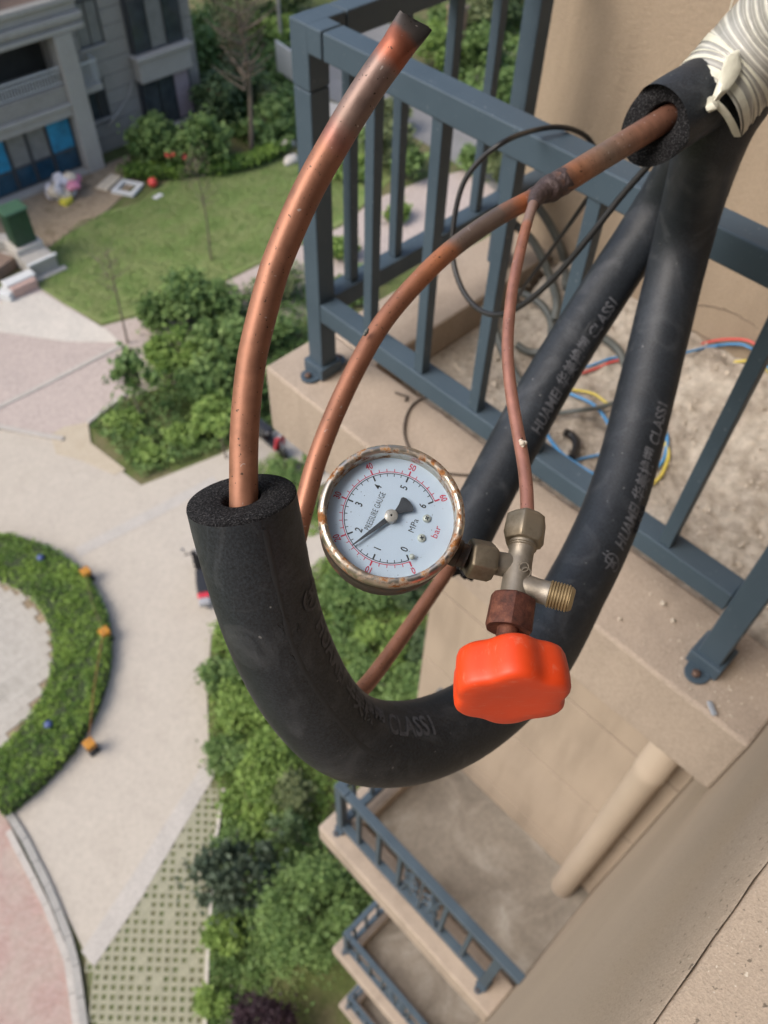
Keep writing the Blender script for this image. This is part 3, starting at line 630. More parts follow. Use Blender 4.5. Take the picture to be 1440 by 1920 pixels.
for x, y in ((.0062, -.0152), (-.0033, -.0164)):
    s_ = MB().lathe(GL(x, y, ZD), Zg, [(0, .0019), (.0007, .0019), (.0012, .0013), (.0013, .0002)], 20).build('screw', M['screw'], gg, smooth=50)
    x_ = MB()
    for a in (0.6, 0.6 + math.pi / 2): x_.obox(GL(x, y, ZD + .00135), (Xg * math.cos(a) + Yg * math.sin(a), Yg * math.cos(a) - Xg * math.sin(a), Zg), (.0010, .00022, .00012))
    x_.build('slot', M['blackink'], s_)
MB().lathe(GL(-.0135, -.0156, ZD), Zg, [(0, .0009), (.0018, .0009), (.0022, .0013), (.003, .0006)], 14).build('stop_pin', M['screw'], gg, smooth=50)
sp = MB()
for _ in range(42):
    a = rng.uniform(0, 6.28); r = .0275 * math.sqrt(rng.uniform(.02, 1)); sz = rng.uniform(.00006, .00022)
    sp.lathe(GL(r * math.cos(a), r * math.sin(a), ZI + .00005), Zg, [(0, sz), (.00006, sz * .8)], 7)
sp.build('dirt_specks', M['blackink'], dl)['kind'] = 'stuff'
MB().lathe(GL(0, -.0300, -.0165), -Yg, [(0, .0066), (.0055, .0066), (.0060, .0058), (.0085, .0058), (.0085, .0068), (.0095, .0068)], 24).build('stem', M['case'], gg, smooth=40)

# ------------------------------------------------------------------ brass valve with orange handwheel
V0 = C(989, 966, .398); V1 = C(958, 1150, .3745); va = nrm(V1 - V0); Lv = np.linalg.norm(V1 - V0)
vv = thing('service_valve', (V0 + V1) / 2, 'brass charging valve with hex nuts and an orange handwheel hanging under the gauge', 'valve')
e1 = nrm(RIGHT - va * (RIGHT @ va))
def hexs(t): return 1 / math.cos(((t + math.pi / 6) % (math.pi / 3)) - math.pi / 6) * .93
MB().lathe(V0 - va * .001, va, [(0, .0040), (.0004, .0062), (.0035, .0096), (.0135, .0099), (.0165, .0086), (.0165, .0068)], 36, ref=e1 * .97 + BACK * .25, shape=hexs).build('flare_nut', M['brass'], vv, bevel=.0003, smooth=30)
T_in = C(962, 1062, .3865); gs = GL(0, -.0395, -.0165)
gd = nrm(T_in - gs)
MB().lathe(V0, va, [(.0145, .0064), (.0185, .0065), (.0190, .0060), (.026, .0060), (.034, .0066), (.0445, .0066), (.0475, .0074), (.0478, .0074)], 40, cap=True).build('body', M['cast'], vv, smooth=50)
for a_ in (0.0167, .0178): MB().lathe(V0 + va * a_, va, [(0, .0064), (.0004, .0069), (.0008, .0064)], 36, cap=False).build('thread_ring', M['brass'], vv, smooth=60)
gl_ = np.linalg.norm(T_in - gs)
MB().lathe(gs + gd * (gl_ - .0115), gd, [(0, .0056), (.009, .0058), (.0115, .0050)], 32).build('gauge_branch', M['cast'], vv, smooth=50)
MB().lathe(gs + gd * .0004, gd, [(0, .0066), (.0, .0082), (.0012, .0090), (.0105, .0091), (.0128, .0078), (.0128, .0060)], 36, ref=va * .9 + BACK * .43, shape=hexs).build('gauge_nut', M['brass'], vv, bevel=.0003, smooth=30)
B0 = C(974, 1098, .3805); B1 = C(1074, 1125, .3745); ba = nrm(B1 - B0); Lb = np.linalg.norm(B1 - B0)
MB().lathe(B0, ba, [(-.003, .0050), (.004, .0060), (.0085, .0056), (Lb - .0118, .0057), (Lb - .0112, .0061)], 36).build('side_port', M['cast'], vv, smooth=45)
th = []; p0 = Lb - .0112
for i in range(7): th += [(p0 + i * .00135, .0057), (p0 + i * .00135 + .0003, .0064), (p0 + i * .00135 + .0009, .0064), (p0 + i * .00135 + .0012, .0057)]
th += [(Lb - .0014, .0060), (Lb + .0003, .0047), (Lb + .0004, .0030), (Lb - .006, .0028)]
MB().lathe(B0, ba, th, 40).build('threaded_end', M['thread'], vv, smooth=25)
pk = V0 + va * (Lv - .0075)
MB().lathe(pk, va, [(0, .0072), (.0002, .0098), (.0010, .0103), (.0142, .0106), (.0160, .0098), (.0150, .0062)], 36, ref=e1, shape=lambda t: 1 + .35 * (hexs(t) / .93 - 1)).build('packing_nut', M['rust'], vv, smooth=25)
MB().lathe(pk + va * .010, va, [(0, .0050), (.018, .0050)], 20).build('stem', M['rust'], vv, smooth=40)
# handwheel: six shallow lobes
ka = nrm(UPV * -.80 + BACK * .60 + RIGHT * -.01); K0 = C(955, 1271, .3620) - ka * .0105
r1 = nrm(RIGHT - ka * (RIGHT @ ka))
def lobes(t): return 0.978 + .060 * math.cos(6 * (t + math.pi / 2)) - .006 * math.cos(12 * (t + math.pi / 2)) + .010 * math.cos(t - .6)
prof = [(.0, .006), (.0, .0190), (.0006, .0222), (.0020, .0240), (.0045, .0250), (.009, .0255), (.0150, .0258), (.0190, .0256), (.0206, .0250), (.0217, .0238), (.0222, .0222), (.0222, .0160), (.0219, .0105), (.0217, .004), (.0217, .0008)]
MB().lathe(K0, ka, prof, 120, ref=r1, shape=lobes).build('handwheel', M['orange'], vv, smooth=60)
# cast mark: two overlapping rings raised on the body
cmk = MB(); bc = V0 + va * .0262
for dx, dy in ((-.0003, .0012), (.0006, -.0012)):
    ctr = C(984, 1068, .3775)
    pts = [ctr + RIGHT * (dx + .0021 * math.cos(t)) + UPV * (dy + .0021 * math.sin(t)) - BACK * .0011 * 0 for t in np.linspace(0, 2 * math.pi, 18)]
    Tube(pts, .00035, 30, 6).mesh(cmk)
cmk.build('cast_mark', M['cast'], vv, smooth=60)

# ------------------------------------------------------------------ black sensor cable looping over the rail
cab = [C(1232, 292, .735), C(1205, 322, .75), C(1160, 374, .775), C(1100, 450, .81), C(1040, 520, .85), C(985, 568, .885), C(940, 590, .92), C(900, 582, .945), C(868, 545, .965), C(850, 490, .975), C(850, 425, .965), C(866, 350, .945), C(900, 300, .925), C(950, 263, .91),
       onx(1000, 245, .80), onx(1045, 238, .835), onx(1085, 247, .87), onx(1110, 268, .885), onx(1124, 310, .89), onx(1115, 350, .90), onx(1088, 392, .915), onx(1040, 460, .945), onx(990, 528, .965), onx(968, 560, .99)]
cab_o, _ = tube('black_cable', cab, .0032, M['cable'], n=190, seg=10)
tag(cab_o, 'thin black cable looped over the top rail beside the capillary tube', 'cable')
# ------------------------------------------------------------------ loose things on the platform
def floor_line(name, label, cat, pts, r, mat, group=None, n=50, end_up=None):
    P = []
    for x, y, h in pts:
        q = onz(x, y, ZF - .085 + h)
        if h < .07:
            for _ in range(4):
                if .93 < q[0] < XW and Y2 < q[1] < .93: q = onz(x, y, max(rubble_z(q[0], q[1]) + r + .006 + max(0, h - .02), ZF - .2))
        if q[0] > XW - .012 and 0 < q[1] < .93: q = onx(x, y, XW - .012)
        P.append(q)
    o, _ = tube(name, P, r, mat, n=n, seg=8); tag(o, label, cat, group); return o
gc = 'grey conduit lengths behind the railing'
floor_line('conduit', 'grey plastic conduit arching highest just below the brazed joint', 'conduit', [(950, 345, .20), (985, 362, .22), (1011, 391, .21), (1035, 428, .17), (1052, 467, .12), (1059, 496, .08), (1062, 540, .03)], .0098, M['conduit'], gc)
floor_line('conduit', 'grey conduit curving behind the capillary down to the floor', 'conduit', [(930, 398, .17), (960, 417, .18), (996, 449, .16), (1020, 490, .12), (1035, 531, .08), (1044, 565, .05), (1040, 600, .03)], .0098, M['conduit'], gc)
floor_line('conduit', 'pale grey conduit arc between the capillary tube and the thinner hose', 'conduit', [(930, 535, .04), (971, 546, .05), (1005, 563, .05), (1024, 582, .04), (1034, 608, .025), (1030, 650, .02)], .0088, M['conduit'], gc)
floor_line('conduit', 'short grey conduit end lying right of the capillary tube', 'conduit', [(968, 645, .02), (985, 657, .02), (1003, 661, .02), (1040, 655, .02)], .0088, M['conduit'], gc)
floor_line('conduit', 'grey conduit arc in the gap between the two long black hoses', 'conduit', [(1110, 622, .03), (1138, 638, .03), (1161, 659, .03), (1174, 690, .025), (1182, 730, .02)], .0098, M['conduit'], gc)
floor_line('conduit', 'dark grey conduit emerging left of the capillary near the black cable', 'conduit', [(905, 575, .08), (925, 610, .06), (941, 655, .04), (962, 695, .03), (985, 730, .025)], .0098, M['conduit'], gc)
gw = 'coil of loose electrical wires on the platform floor'
floor_line('red_wire', 'red electrical wire arching over the rubble at the right edge', 'wire', [(1090, 700, .02), (1120, 690, .02), (1156, 676, .02), (1220, 668, .02), (1285, 654, .03), (1329, 641, .04), (1370, 636, .05), (1409, 641, .05), (1440, 672, .05), (1500, 760, .04)], .0028, M['red_wire'], gw, 70)
floor_line('blue_wire', 'thin blue wire running alongside the red wire', 'wire', [(1100, 688, .022), (1120, 681, .02), (1156, 670, .02), (1220, 672, .02), (1285, 661, .03), (1330, 650, .04), (1372, 645, .05), (1403, 650, .05), (1436, 682, .05), (1490, 770, .04)], .0028, M['blue_wire'], gw, 70)
floor_line('yellow_wire', 'yellow wire lying straight below the red and blue pair', 'wire', [(1030, 728, .02), (1077, 731, .02), (1115, 739, .022), (1150, 760, .02), (1195, 735, .02), (1235, 702, .02), (1278, 691, .02), (1335, 685, .025), (1393, 677, .03), (1425, 680, .03), (1460, 720, .03)], .0028, M['yellow_wire'], gw, 70)
floor_line('blue_wire', 'bright blue wire crossing under the grey cord between the two hoses', 'wire', [(1050, 730, .02), (1075, 741, .02), (1098, 750, .025), (1119, 764, .025), (1135, 785, .02), (1147, 806, .02), (1170, 850, .02), (1215, 880, .02), (1240, 868, .02), (1249, 845, .02), (1250, 815, .02), (1238, 790, .02)], .0036, M['blue_wire'], gw, 70)
floor_line('blue_wire', 'blue wire running along the bottom rail below the cut hose piece', 'wire', [(1018, 800, .02), (1034, 828, .02), (1054, 851, .02), (1078, 868, .03), (1108, 886, .03), (1150, 905, .03)], .0036, M['blue_wire'], gw)
floor_line('blue_wire', 'short blue wire rising right from the cut hose piece', 'wire', [(1066, 868, .025), (1090, 860, .02), (1125, 852, .02), (1160, 842, .02)], .0028, M['blue_wire'], gw)
floor_line('yellow_wire', 'yellow green wire on the bottom rail left of the big hose', 'wire', [(1058, 868, .03), (1082, 882, .03), (1108, 898, .03), (1150, 915, .03)], .0038, M['yellow_wire'], gw)
floor_line('yellow_wire', 'yellow wire loop peeping out right of the big hose', 'wire', [(1180, 905, .02), (1212, 912, .02), (1236, 896, .02), (1250, 868, .02), (1253, 845, .02), (1240, 820, .02)], .0036, M['yellow_wire'], gw)
floor_line('flat_cable', 'grey flat cord crossing the blue wire between the hoses', 'cord', [(1030, 778, .03), (1052, 774, .03), (1090, 769, .035), (1125, 764, .035), (1154, 754, .03), (1190, 745, .02)], .005, M['conduit'])
floor_line('hose_offcut', 'short cut piece of curved black hose on the floor', 'hose piece', [(1058, 810, .012), (1070, 815, .014), (1080, 828, .014), (1079, 845, .012), (1072, 858, .012)], .0085, M['cable'])
def ledge_line(name, label, cat, pts, r, mat):
    o, _ = tube(name, [onz(x, y, ZF + r + .001) for x, y in pts], r, mat, n=50, seg=8); tag(o, label, cat); return o
ledge_line('brown_cable', 'thin brown cable curling on the ledge behind the gauge', 'cable', [(812, 744), (785, 750), (766, 770), (758, 800), (762, 830), (785, 865), (820, 884), (860, 890), (920, 893), (1000, 900)], .0024, M['twig'])
ledge_line('dry_twig', 'tiny dry twig lying on the ledge left of the brown cable', 'twig', [(741, 736), (752, 740), (763, 744), (760, 752)], .0022, M['twig'])
def rock(q, r, mat, name='plaster_lump', seed=0):
    mb = MB(); bm = bmesh.new(); bmesh.ops.create_icosphere(bm, subdivisions=2, radius=1)
    V = [np.array(v.co[:]) * (1 + .35 * mnoise.noise(v.co * 1.3 + Vector((seed, 0, 0)))) * np.array(r) + q for v in bm.verts]; F = [tuple(v.index for v in f.verts) for f in bm.faces]; bm.free()
    return mb.add(V, F).build(name, mat, loc=q, smooth=60)
for i, (x, y, r, lb) in enumerate(((1244, 1131, .006, 'lone plaster lump on the ledge right of the big hose'), (1262, 1163, .005, 'plaster lump just below the lone lump on the ledge'), (1162, 1160, .0035, 'small plaster lump on the ledge nearest the hose edge'), (1422, 752, .014, 'pale plaster chunk on rubble at the right photo edge'))):
    tag(rock(onz(x, y, ZF + .003 if i < 3 else ZF - .045), (r, r * .8, r * .6), M['stone'], seed=i * 3), lb, 'plaster lump', 'loose plaster lumps')
tag(MB().obox(onz(1335, 1328, ZF + .006), ((.6, .8, 0), (-.8, .6, .1), (0, -.1, 1)), (.012, .0045, .002)).build('plastic_scrap', simple('scrap_blue', (.27, .30, .34), .5), loc=onz(1335, 1328, ZF), bevel=.0015), 'small blue grey plastic scrap on the ledge below the end post', 'scrap')
# crumbs of cement: nobody could count them
mb = MB()
def crumb(x, y, z, r):
    a = rng.normal(size=(3, 3)); ax = [nrm(a[0]), nrm(a[1]), nrm(a[2])]
    mb.add([np.array((x, y, z)) + s * ax[k] * r * rng.uniform(.6, 1.1) for k in range(3) for s in (-1, 1)], [(0, 2, 4), (2, 1, 4), (1, 3, 4), (3, 0, 4), (2, 0, 5), (1, 2, 5), (3, 1, 5), (0, 3, 5)])
for _ in range(1500):
    x = rng.uniform(.935, XW - .01); y = rng.uniform(Y2 + .01, .92); e = .085 * math.exp(-((XW - x) / .17) ** 2) + .03 * math.exp(-((y + .02) / .2) ** 2)
    crumb(x, y, ZF - .083 + e + .012 * nz(x, y, 7), abs(rng.normal(0, .0035)) + .001)
for _ in range(420):
    x = rng.uniform(.76, .93); y = Y2 + abs(rng.normal(0, .12)) + .004; crumb(x, y, ZF + .001, abs(rng.normal(0, .0012)) + .0004)
tag(mb.build('cement_crumbs', M['stone']), 'scattered cement crumbs on the rubble strewn platform', 'crumbs', kind='stuff')

# ------------------------------------------------------------------ courtyard far below
def poly(name, px, z, mat, th=.05, label=None, parent=None):
    P = [onz(x, y, z) for x, y in px]
    o = MB().prism(P, z - th, z).build(name, mat, parent)
    if parent is None: tag(o, label, kind='structure')
    return o
def ground_mat(name, cols, s1, s2, bump=.0, bd=.01, rough=.9, det=6, vr=(.78, 1.18)):
    k = NT(name); a = k.noise(s1, det, .6, dist=.3); b = k.noise(s2, 3, .7)
    c = k.ramp(a, [(p, q) for p, q in zip(np.linspace(.32, .68, len(cols)), cols)]); c = k.mix(1.0, c, k.ramp(b, [(.3, vr[0]), (.7, vr[1])]), 'MULTIPLY')
    if bump: k.bump(b, bump, bd)
    return k.p(Base_Color=c, Roughness=rough, Specular_IOR_Level=.2)
M['ground'] = ground_mat('courtyard_soil_grass', [(.085, .10, .035), (.10, .125, .04), (.15, .135, .07), (.07, .10, .03)], .5, 9, .6, .03)
M['lawn'] = ground_mat('lawn_turf', [(.125, .19, .055), (.17, .235, .075), (.205, .24, .095), (.13, .195, .06)], .9, 14, .6, .03)
M['plaza'] = ground_mat('cream_stone', [(.42, .378, .32), (.45, .407, .345), (.43, .388, .33), (.46, .417, .355)], .7, 9, .2, .006, vr=(.90, 1.06))
M['road'] = ground_mat('pink_paving', [(.39, .335, .305), (.43, .365, .33), (.41, .35, .315)], .6, 11, .2, .01)
M['asphalt'] = ground_mat('grey_road', [(.20, .198, .192), (.24, .235, .23)], .6, 11)
M['concrete'] = ground_mat('pale_concrete', [(.50, .47, .42), (.56, .52, .46)], 1.2, 16, .2, .01)
M['soil'] = ground_mat('bare_soil', [(.24, .185, .125), (.31, .245, .17), (.20, .155, .10)], 1.3, 10, .6, .03)
M['kerb'] = ground_mat('grey_granite', [(.30, .292, .272), (.35, .338, .312)], 2, 30)
M['band'] = ground_mat('grey_stone_band', [(.40, .375, .34), (.45, .42, .38)], 2, 26)
k = NT('red_brick_paving'); bt = k.n('TexBrick', Vector=k.n('Mapping', Vector=k.co, Rotation=(0, 0, .55)).outputs[0], Color1=(.33, .215, .185, 1), Color2=(.39, .275, .245, 1), Mortar=(.36, .29, .25, 1), Scale=4.6)
k.set(bt.inputs['Mortar Size'], .014)
c = k.mix(k.ramp(k.noise(.9, 6, .65, dist=.6), [(.42, .0), (.62, .75)]), bt.outputs[0], (.38, .315, .265)); M['brick'] = k.p(Base_Color=k.mix(1.0, c, k.ramp(k.noise(13, 4), [(.3, .85), (.7, 1.1)]), 'MULTIPLY'), Roughness=.9)
M['paver'] = ground_mat('turf_paver_concrete', [(.27, .27, .185), (.32, .31, .225), (.29, .295, .20)], 1.1, 30)
M['slab'] = ground_mat('pale_flagstone', [(.36, .335, .295), (.41, .385, .34), (.33, .31, .27)], 1.2, 20, vr=(.88, 1.08))

tag(MB().box((-150, -60, -.3), (220, 300, 0)).build('ground', M['ground']), kind='structure')
poly('lawn', [(60, 530), (70, 480), (150, 410), (260, 380), (320, 335), (430, 318), (560, 290), (720, 255), (740, 330), (640, 420), (470, 500), (330, 570), (190, 606), (120, 570)], .03, M['lawn'])
poly('soil_strip', [(-120, 470), (-40, 395), (20, 378), (160, 322), (240, 290), (270, 330), (200, 395), (125, 440), (70, 480), (40, 470)], .035, M['soil'])
poly('pink_road', [(-160, 590), (0, 560), (75, 540), (130, 575), (190, 612), (330, 575), (470, 505), (640, 425), (700, 375), (800, 335), (960, 300), (960, 400), (790, 445), (640, 560), (420, 690), (240, 745), (160, 795), (93, 822), (0, 804), (-160, 790)], .02, M['road'])
poly('concrete_apron', [(-160, 600), (0, 566), (78, 548), (130, 580), (200, 618), (225, 642), (120, 640), (0, 622), (-160, 660)], .03, M['concrete'])
poly('plaza', [(-260, 830), (0, 806), (93, 824), (165, 838), (265, 910), (412, 852), (500, 812), (640, 770), (700, 860), (560, 930), (620, 1010), (600, 1080), (520, 1120), (396, 1190), (388, 1300), (393, 1440), (330, 1522), (160, 1786), (45, 1562), (0, 1500), (-260, 1400)], .04, M['plaza'])
poly('paving_band', [(140, 1028), (150, 1044), (300, 966), (410, 905), (400, 893), (290, 950)], .046, M['band'])
poly('paving_band', [(376, 1440), (398, 1436), (403, 1452), (352, 1537), (262, 1688), (176, 1812), (152, 1784), (234, 1662), (322, 1524)], .060, M['band'])
poly('brick_paving', [(-300, 1540), (0, 1516), (32, 1572), (80, 1680), (128, 1800), (150, 1925), (160, 2010), (-300, 2010)], .03, M['brick'])
def strip_stones(name, px, wd, z, mat, L=.6, hgt=.08, parent=None):
    P = np.array([onz(x, y, 0)[:2] for x, y in px]); s = np.r_[0, np.cumsum(np.linalg.norm(np.diff(P, axis=0), axis=1))]; n = max(2, int(s[-1] / L))
    root = tag(MB().add([(*P[0], -.02), (*P[1], -.02), (*(P[0] + .01), -.02)], [(0, 1, 2)]).build(name, mat), kind='structure') if False else None
    Q = np.stack([np.interp(np.linspace(0, s[-1], n + 1), s, P[:, k]) for k in (0, 1)], 1)
    base = MB()
    for a, b in zip(Q[:-1], Q[1:]):
        d = nrm(np.r_[b - a, 0]); nn = np.array([-d[1], d[0], 0]); c = np.r_[(a + b) / 2, z]
        base.obox(c - [0, 0, .06], (d, nn, (0, 0, 1)), (np.linalg.norm(b - a) / 2, wd / 2 - .01, .02))
    root = tag(base.build(name, M['soil']), kind='structure')
    for a, b in zip(Q[:-1], Q[1:]):
        d = nrm(np.r_[b - a, 0]); nn = np.array([-d[1], d[0], 0]); c = np.r_[(a + b) / 2, z + rng.uniform(-.003, .003)]
        MB().obox(c, (d, nn, (0, 0, 1)), (np.linalg.norm(b - a) / 2 - .006, wd / 2, hgt / 2)).build('kerb_stone', mat, root)
    return root
strip_stones('kerb', [(-60, 1440), (6, 1512), (42, 1562), (100, 1680), (140, 1785), (160, 1925), (168, 2000)], .16, .07, M['kerb'])
strip_stones('kerb', [(18, 1560), (84, 1688), (128, 1798), (146, 1925), (152, 2000)], .14, .06, M['band'])
strip_stones('kerb', [(-40, 796), (0, 803), (93, 822), (120, 826)], .16, .07, M['band'])
strip_stones('kerb', [(420, 1480), (402, 1600), (390, 1790), (384, 1960)], .07, .07, M['concrete'])
strip_stones('kerb', [(165, 796), (235, 742), (262, 720)], .13, .07, M['band'])
strip_stones('kerb', [(-30, 778), (60, 735), (230, 648)], .16, .04, M['band'], hgt=.04)

# turf pavers with two holes each
area = [(395, 1450), (332, 1535), (162, 1798), (172, 1925), (178, 1990), (382, 1990), (388, 1800), (402, 1600), (418, 1480)]
tp = poly('turf_paving', area, .03, ground_mat('turf_in_cells', [(.10, .13, .05), (.15, .16, .08), (.13, .12, .07)], 3, 20, .8, .02))
AP = np.array([onz(x, y, 0)[:2] for x, y in area])
def inside(p, A=AP):
    c = False; j = len(A) - 1
    for i in range(len(A)):
        if (A[i][1] > p[1]) != (A[j][1] > p[1]) and p[0] < (A[j][0] - A[i][0]) * (p[1] - A[i][1]) / (A[j][1] - A[i][1]) + A[i][0]: c = not c
        j = i
    return c
da, db = nrm((.70, -.71)), nrm((-.62, -.78)); pit = .178
mp = MB()
for u in (0, 1):
    ox = u * pit; o_, i_ = pit / 2 - .001, .050
    V = []
    for z in (0, .022):
        for h in (o_, i_): V += [(ox - h, -h, z), (ox + h, -h, z), (ox + h, h, z), (ox - h, h, z)]
    F = []
    for q in range(4):
        r = (q + 1) % 4; F += [(8 + q, 8 + r, 12 + r, 12 + q), (q, r, 8 + r, 8 + q), (4 + r, 4 + q, 12 + q, 12 + r)]
    mp.add(V, F)
fill = MB(); fill.v = list(mp.v); fill.f = list(mp.f)
for u in (0, 1): fill.add([(u * pit - .05, -.05, .016), (u * pit + .05, -.05, .016), (u * pit + .05, .05, .016), (u * pit - .05, .05, .016)], [(0, 1, 2, 3)])
half = MB(); half.v = list(mp.v); half.f = list(mp.f); half.add([(-.05, -.05, .014), (.05, -.05, .014), (.05, .05, .014), (-.05, .05, .014)], [(0, 1, 2, 3)])
variants = []; first = None; cnt = 0; c0 = AP.mean(0)
for i in range(-40, 41, 1):
    for j in range(-60, 61, 2):
        p = c0 + da[:2] * (i * pit) + np.array(db[:2]) * ((j + (i % 2)) * pit)
        if not (inside(p) and inside(p + db[:2] * pit)): continue
        cnt += 1
        if first is None:
            first = mp.build('turf_paver', M['paver'], tp); ob = first
            for q in (fill, half):
                me_ = bpy.data.meshes.new('turf_paver'); me_.from_pydata(q.v, [], q.f); me_.materials.append(M['paver']); variants.append(me_)
        else: ob = first.copy(); COL.objects.link(ob)
        wgt = .10 + .55 * nz(p[0], p[1], .8, 6); rr = rng.uniform()
        if ob is not first and rr < wgt: ob.data = variants[0 if rr < wgt * .4 else 1]
        ob.parent = tp; ob.location = (p[0], p[1], .03 + rng.uniform(-.004, .004)); ob.rotation_euler = (0, 0, math.atan2(db[1], db[0]) + rng.normal(0, .01))

# ---------------------------------------------------------------- leaves
def leaf_mesh(name, cen, size, shade, mat, up=.5, aspect=.55):
    n = len(cen); nor = rng.normal(size=(n, 3)); nor /= np.linalg.norm(nor, axis=1)[:, None]; nor[:, 2] = np.abs(nor[:, 2]) + up; nor /= np.linalg.norm(nor, axis=1)[:, None]
    t = np.cross(nor, rng.normal(size=(n, 3))); t /= np.linalg.norm(t, axis=1)[:, None]; b = np.cross(nor, t)
    sz = (np.asarray(size) * rng.uniform(.6, 1.3, n))[:, None]
    V = np.stack([cen - t * sz, cen + b * sz * aspect + nor * sz * .12, cen + t * sz, cen - b * sz * aspect + nor * sz * .12], 1).reshape(-1, 3)
    me = bpy.data.meshes.new(name); me.vertices.add(4 * n); me.vertices.foreach_set('co', V.ravel())
    me.loops.add(4 * n); me.loops.foreach_set('vertex_index', np.arange(4 * n, dtype=np.int32))
    me.polygons.add(n); me.polygons.foreach_set('loop_start', np.arange(0, 4 * n, 4, dtype=np.int32)); me.polygons.foreach_set('loop_total', np.full(n, 4, dtype=np.int32))
    me.update(calc_edges=True); a = me.attributes.new('shade', 'FLOAT', 'POINT'); a.data.foreach_set('value', np.repeat(np.clip(shade, 0, 1), 4).astype(np.float32))
    me.materials.append(mat); return me
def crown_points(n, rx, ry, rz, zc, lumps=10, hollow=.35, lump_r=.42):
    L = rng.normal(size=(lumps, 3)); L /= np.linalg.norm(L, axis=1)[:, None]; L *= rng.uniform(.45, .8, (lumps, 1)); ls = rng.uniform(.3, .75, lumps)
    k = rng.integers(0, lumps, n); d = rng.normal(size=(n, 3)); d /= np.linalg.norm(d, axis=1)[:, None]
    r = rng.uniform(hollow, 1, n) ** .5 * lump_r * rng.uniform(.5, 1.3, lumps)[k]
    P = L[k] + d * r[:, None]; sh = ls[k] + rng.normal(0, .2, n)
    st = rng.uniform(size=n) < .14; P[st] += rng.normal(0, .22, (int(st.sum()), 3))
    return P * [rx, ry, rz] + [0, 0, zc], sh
LG = {'bright': leafy('bright_leaf', (0.091, 0.165, 0.032), (0.293, 0.415, 0.104)), 'mid': leafy('mid_leaf', (0.063, 0.128, 0.034), (0.226, 0.329, 0.104)), 'dark': leafy('dark_leaf', (0.041, 0.076, 0.030), (0.128, 0.189, 0.079)),
      'cedar': leafy('cedar_needle', (0.041, 0.068, 0.041), (0.116, 0.152, 0.098)), 'purple': leafy('purple_leaf', (0.022, 0.012, 0.018), (0.079, 0.044, 0.056)), 'hedge': leafy('hedge_leaf', (0.044, 0.107, 0.020), (0.244, 0.366, 0.061)),
      'grass': leafy('grass_blade', (.12, .18, .05), (.28, .345, .13)), 'olive': leafy('olive_leaf', (0.091, 0.122, 0.049), (0.232, 0.268, 0.122)), 'brown': leafy('dry_twig_leaf', (0.110, 0.088, 0.061), (0.244, 0.201, 0.146))}
M['bark'] = simple('bark', (.13, .105, .08), .9, var=.3, scale=20, bump=.6)
def trunk_mesh(name, h, r, limbs, root, spread=.5, z0=-.05, lz=.45):
    mb = MB(); Tube([(0, 0, z0), (rng.normal(0, .03) * h, rng.normal(0, .03) * h, h * .5), (rng.normal(0, .04) * h, rng.normal(0, .04) * h, h)], lambda u: r * (1 - .7 * u), 12, 8).mesh(mb)
    for q in range(limbs):
        a = 2.4 * q + rng.uniform(0, 1); z = h * rng.uniform(lz, .9); e = spread * rng.uniform(.6, 1.1)
        Tube([(0, 0, z), (e * .5 * math.cos(a), e * .5 * math.sin(a), z + .25 * e), (e * math.cos(a), e * math.sin(a), z + .6 * e)], lambda u: r * .45 * (1 - .75 * u), 8, 6).mesh(mb)
    me_o = mb.build('trunk', M['bark'], None, smooth=60); me_o.parent = root; me_o.location = (0, 0, 0); return me_o
def plant(name, px, rx, h, kind, label, cat, group=None, n=900, leaf=.07, z0=None, trunk=.03, lumps=10, lump_r=.45, up=.5, limbs=5, stretch=None, base=None):
    P = onz(*px, 0) if base is None else np.array(base, float); z0 = h * .12 if z0 is None else z0
    root = thing(name, (P[0], P[1], .0), label, cat, group)
    rz = (h - z0) / 2; pts, sh = crown_points(n, rx / 1.05, (stretch or rx) / 1.05, rz / 1.05, z0 + rz, lumps, lump_r=lump_r)
    pts[:, 2] = np.maximum(pts[:, 2], .02)
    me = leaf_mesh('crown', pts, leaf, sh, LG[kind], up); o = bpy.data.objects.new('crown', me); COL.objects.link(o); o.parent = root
    trunk_mesh('trunk', max(.2, z0 + rz * 1.2), trunk, limbs, root, rx * .7, lz=max(.2, z0 / (z0 + rz * 1.2)))
    return root

# ring hedge round the inner paving
HC = np.array([-1.2, 14.6]); RI, RO = 3.0, 4.55
mb = MB(); angs = np.linspace(R(-95), R(125), 60); hh = .42
rin = tag(MB().prism([HC + (RI + .02) * np.array([math.cos(a), math.sin(a)]) for a in np.linspace(0, 2 * math.pi, 60, endpoint=False)], 0, .05).build('inner_paving', M['soil']), kind='structure')
for i in range(-10, 11):
    for j in range(-10, 11):
        x, y = HC[0] + i * .31 + (.15 if j % 2 else 0), HC[1] + j * .31
        rr = math.hypot(x - HC[0], y - HC[1]); qx, qy = pj((x, y, 0))
        if rr < RI - .14 and qx > -40 and 900 < qy < 1600:
            MB().box((x - .153, y - .153, .03), (x + .153, y + .153, .075 + rng.uniform(-.004, .004))).build('flagstone', M['slab'], rin)
hd = thing('ring_hedge', (*HC, 0), 'dense low green hedge curving in a ring at the left edge', 'hedge')
V = []; F = []
for i, a in enumerate(angs):
    for rr, z in ((RI + .1, .0), (RI + .05, hh - .1), (RI + .2, hh - .04), (RO - .2, hh - .04), (RO - .08, hh - .12), (RO - .06, 0)): V.append((HC[0] + rr * math.cos(a), HC[1] + rr * math.sin(a), z))
for i in range(len(angs) - 1):
    for q in range(5): F.append((i * 6 + q, i * 6 + q + 1, i * 6 + 7 + q, i * 6 + 6 + q))
F += [tuple(range(6)), tuple(len(V) - 6 + q for q in range(6))[::-1]]
MB().add(V, F).build('hedge_core', simple('hedge_inner_twigs', (.03, .045, .015), .9, bump=.5), hd)
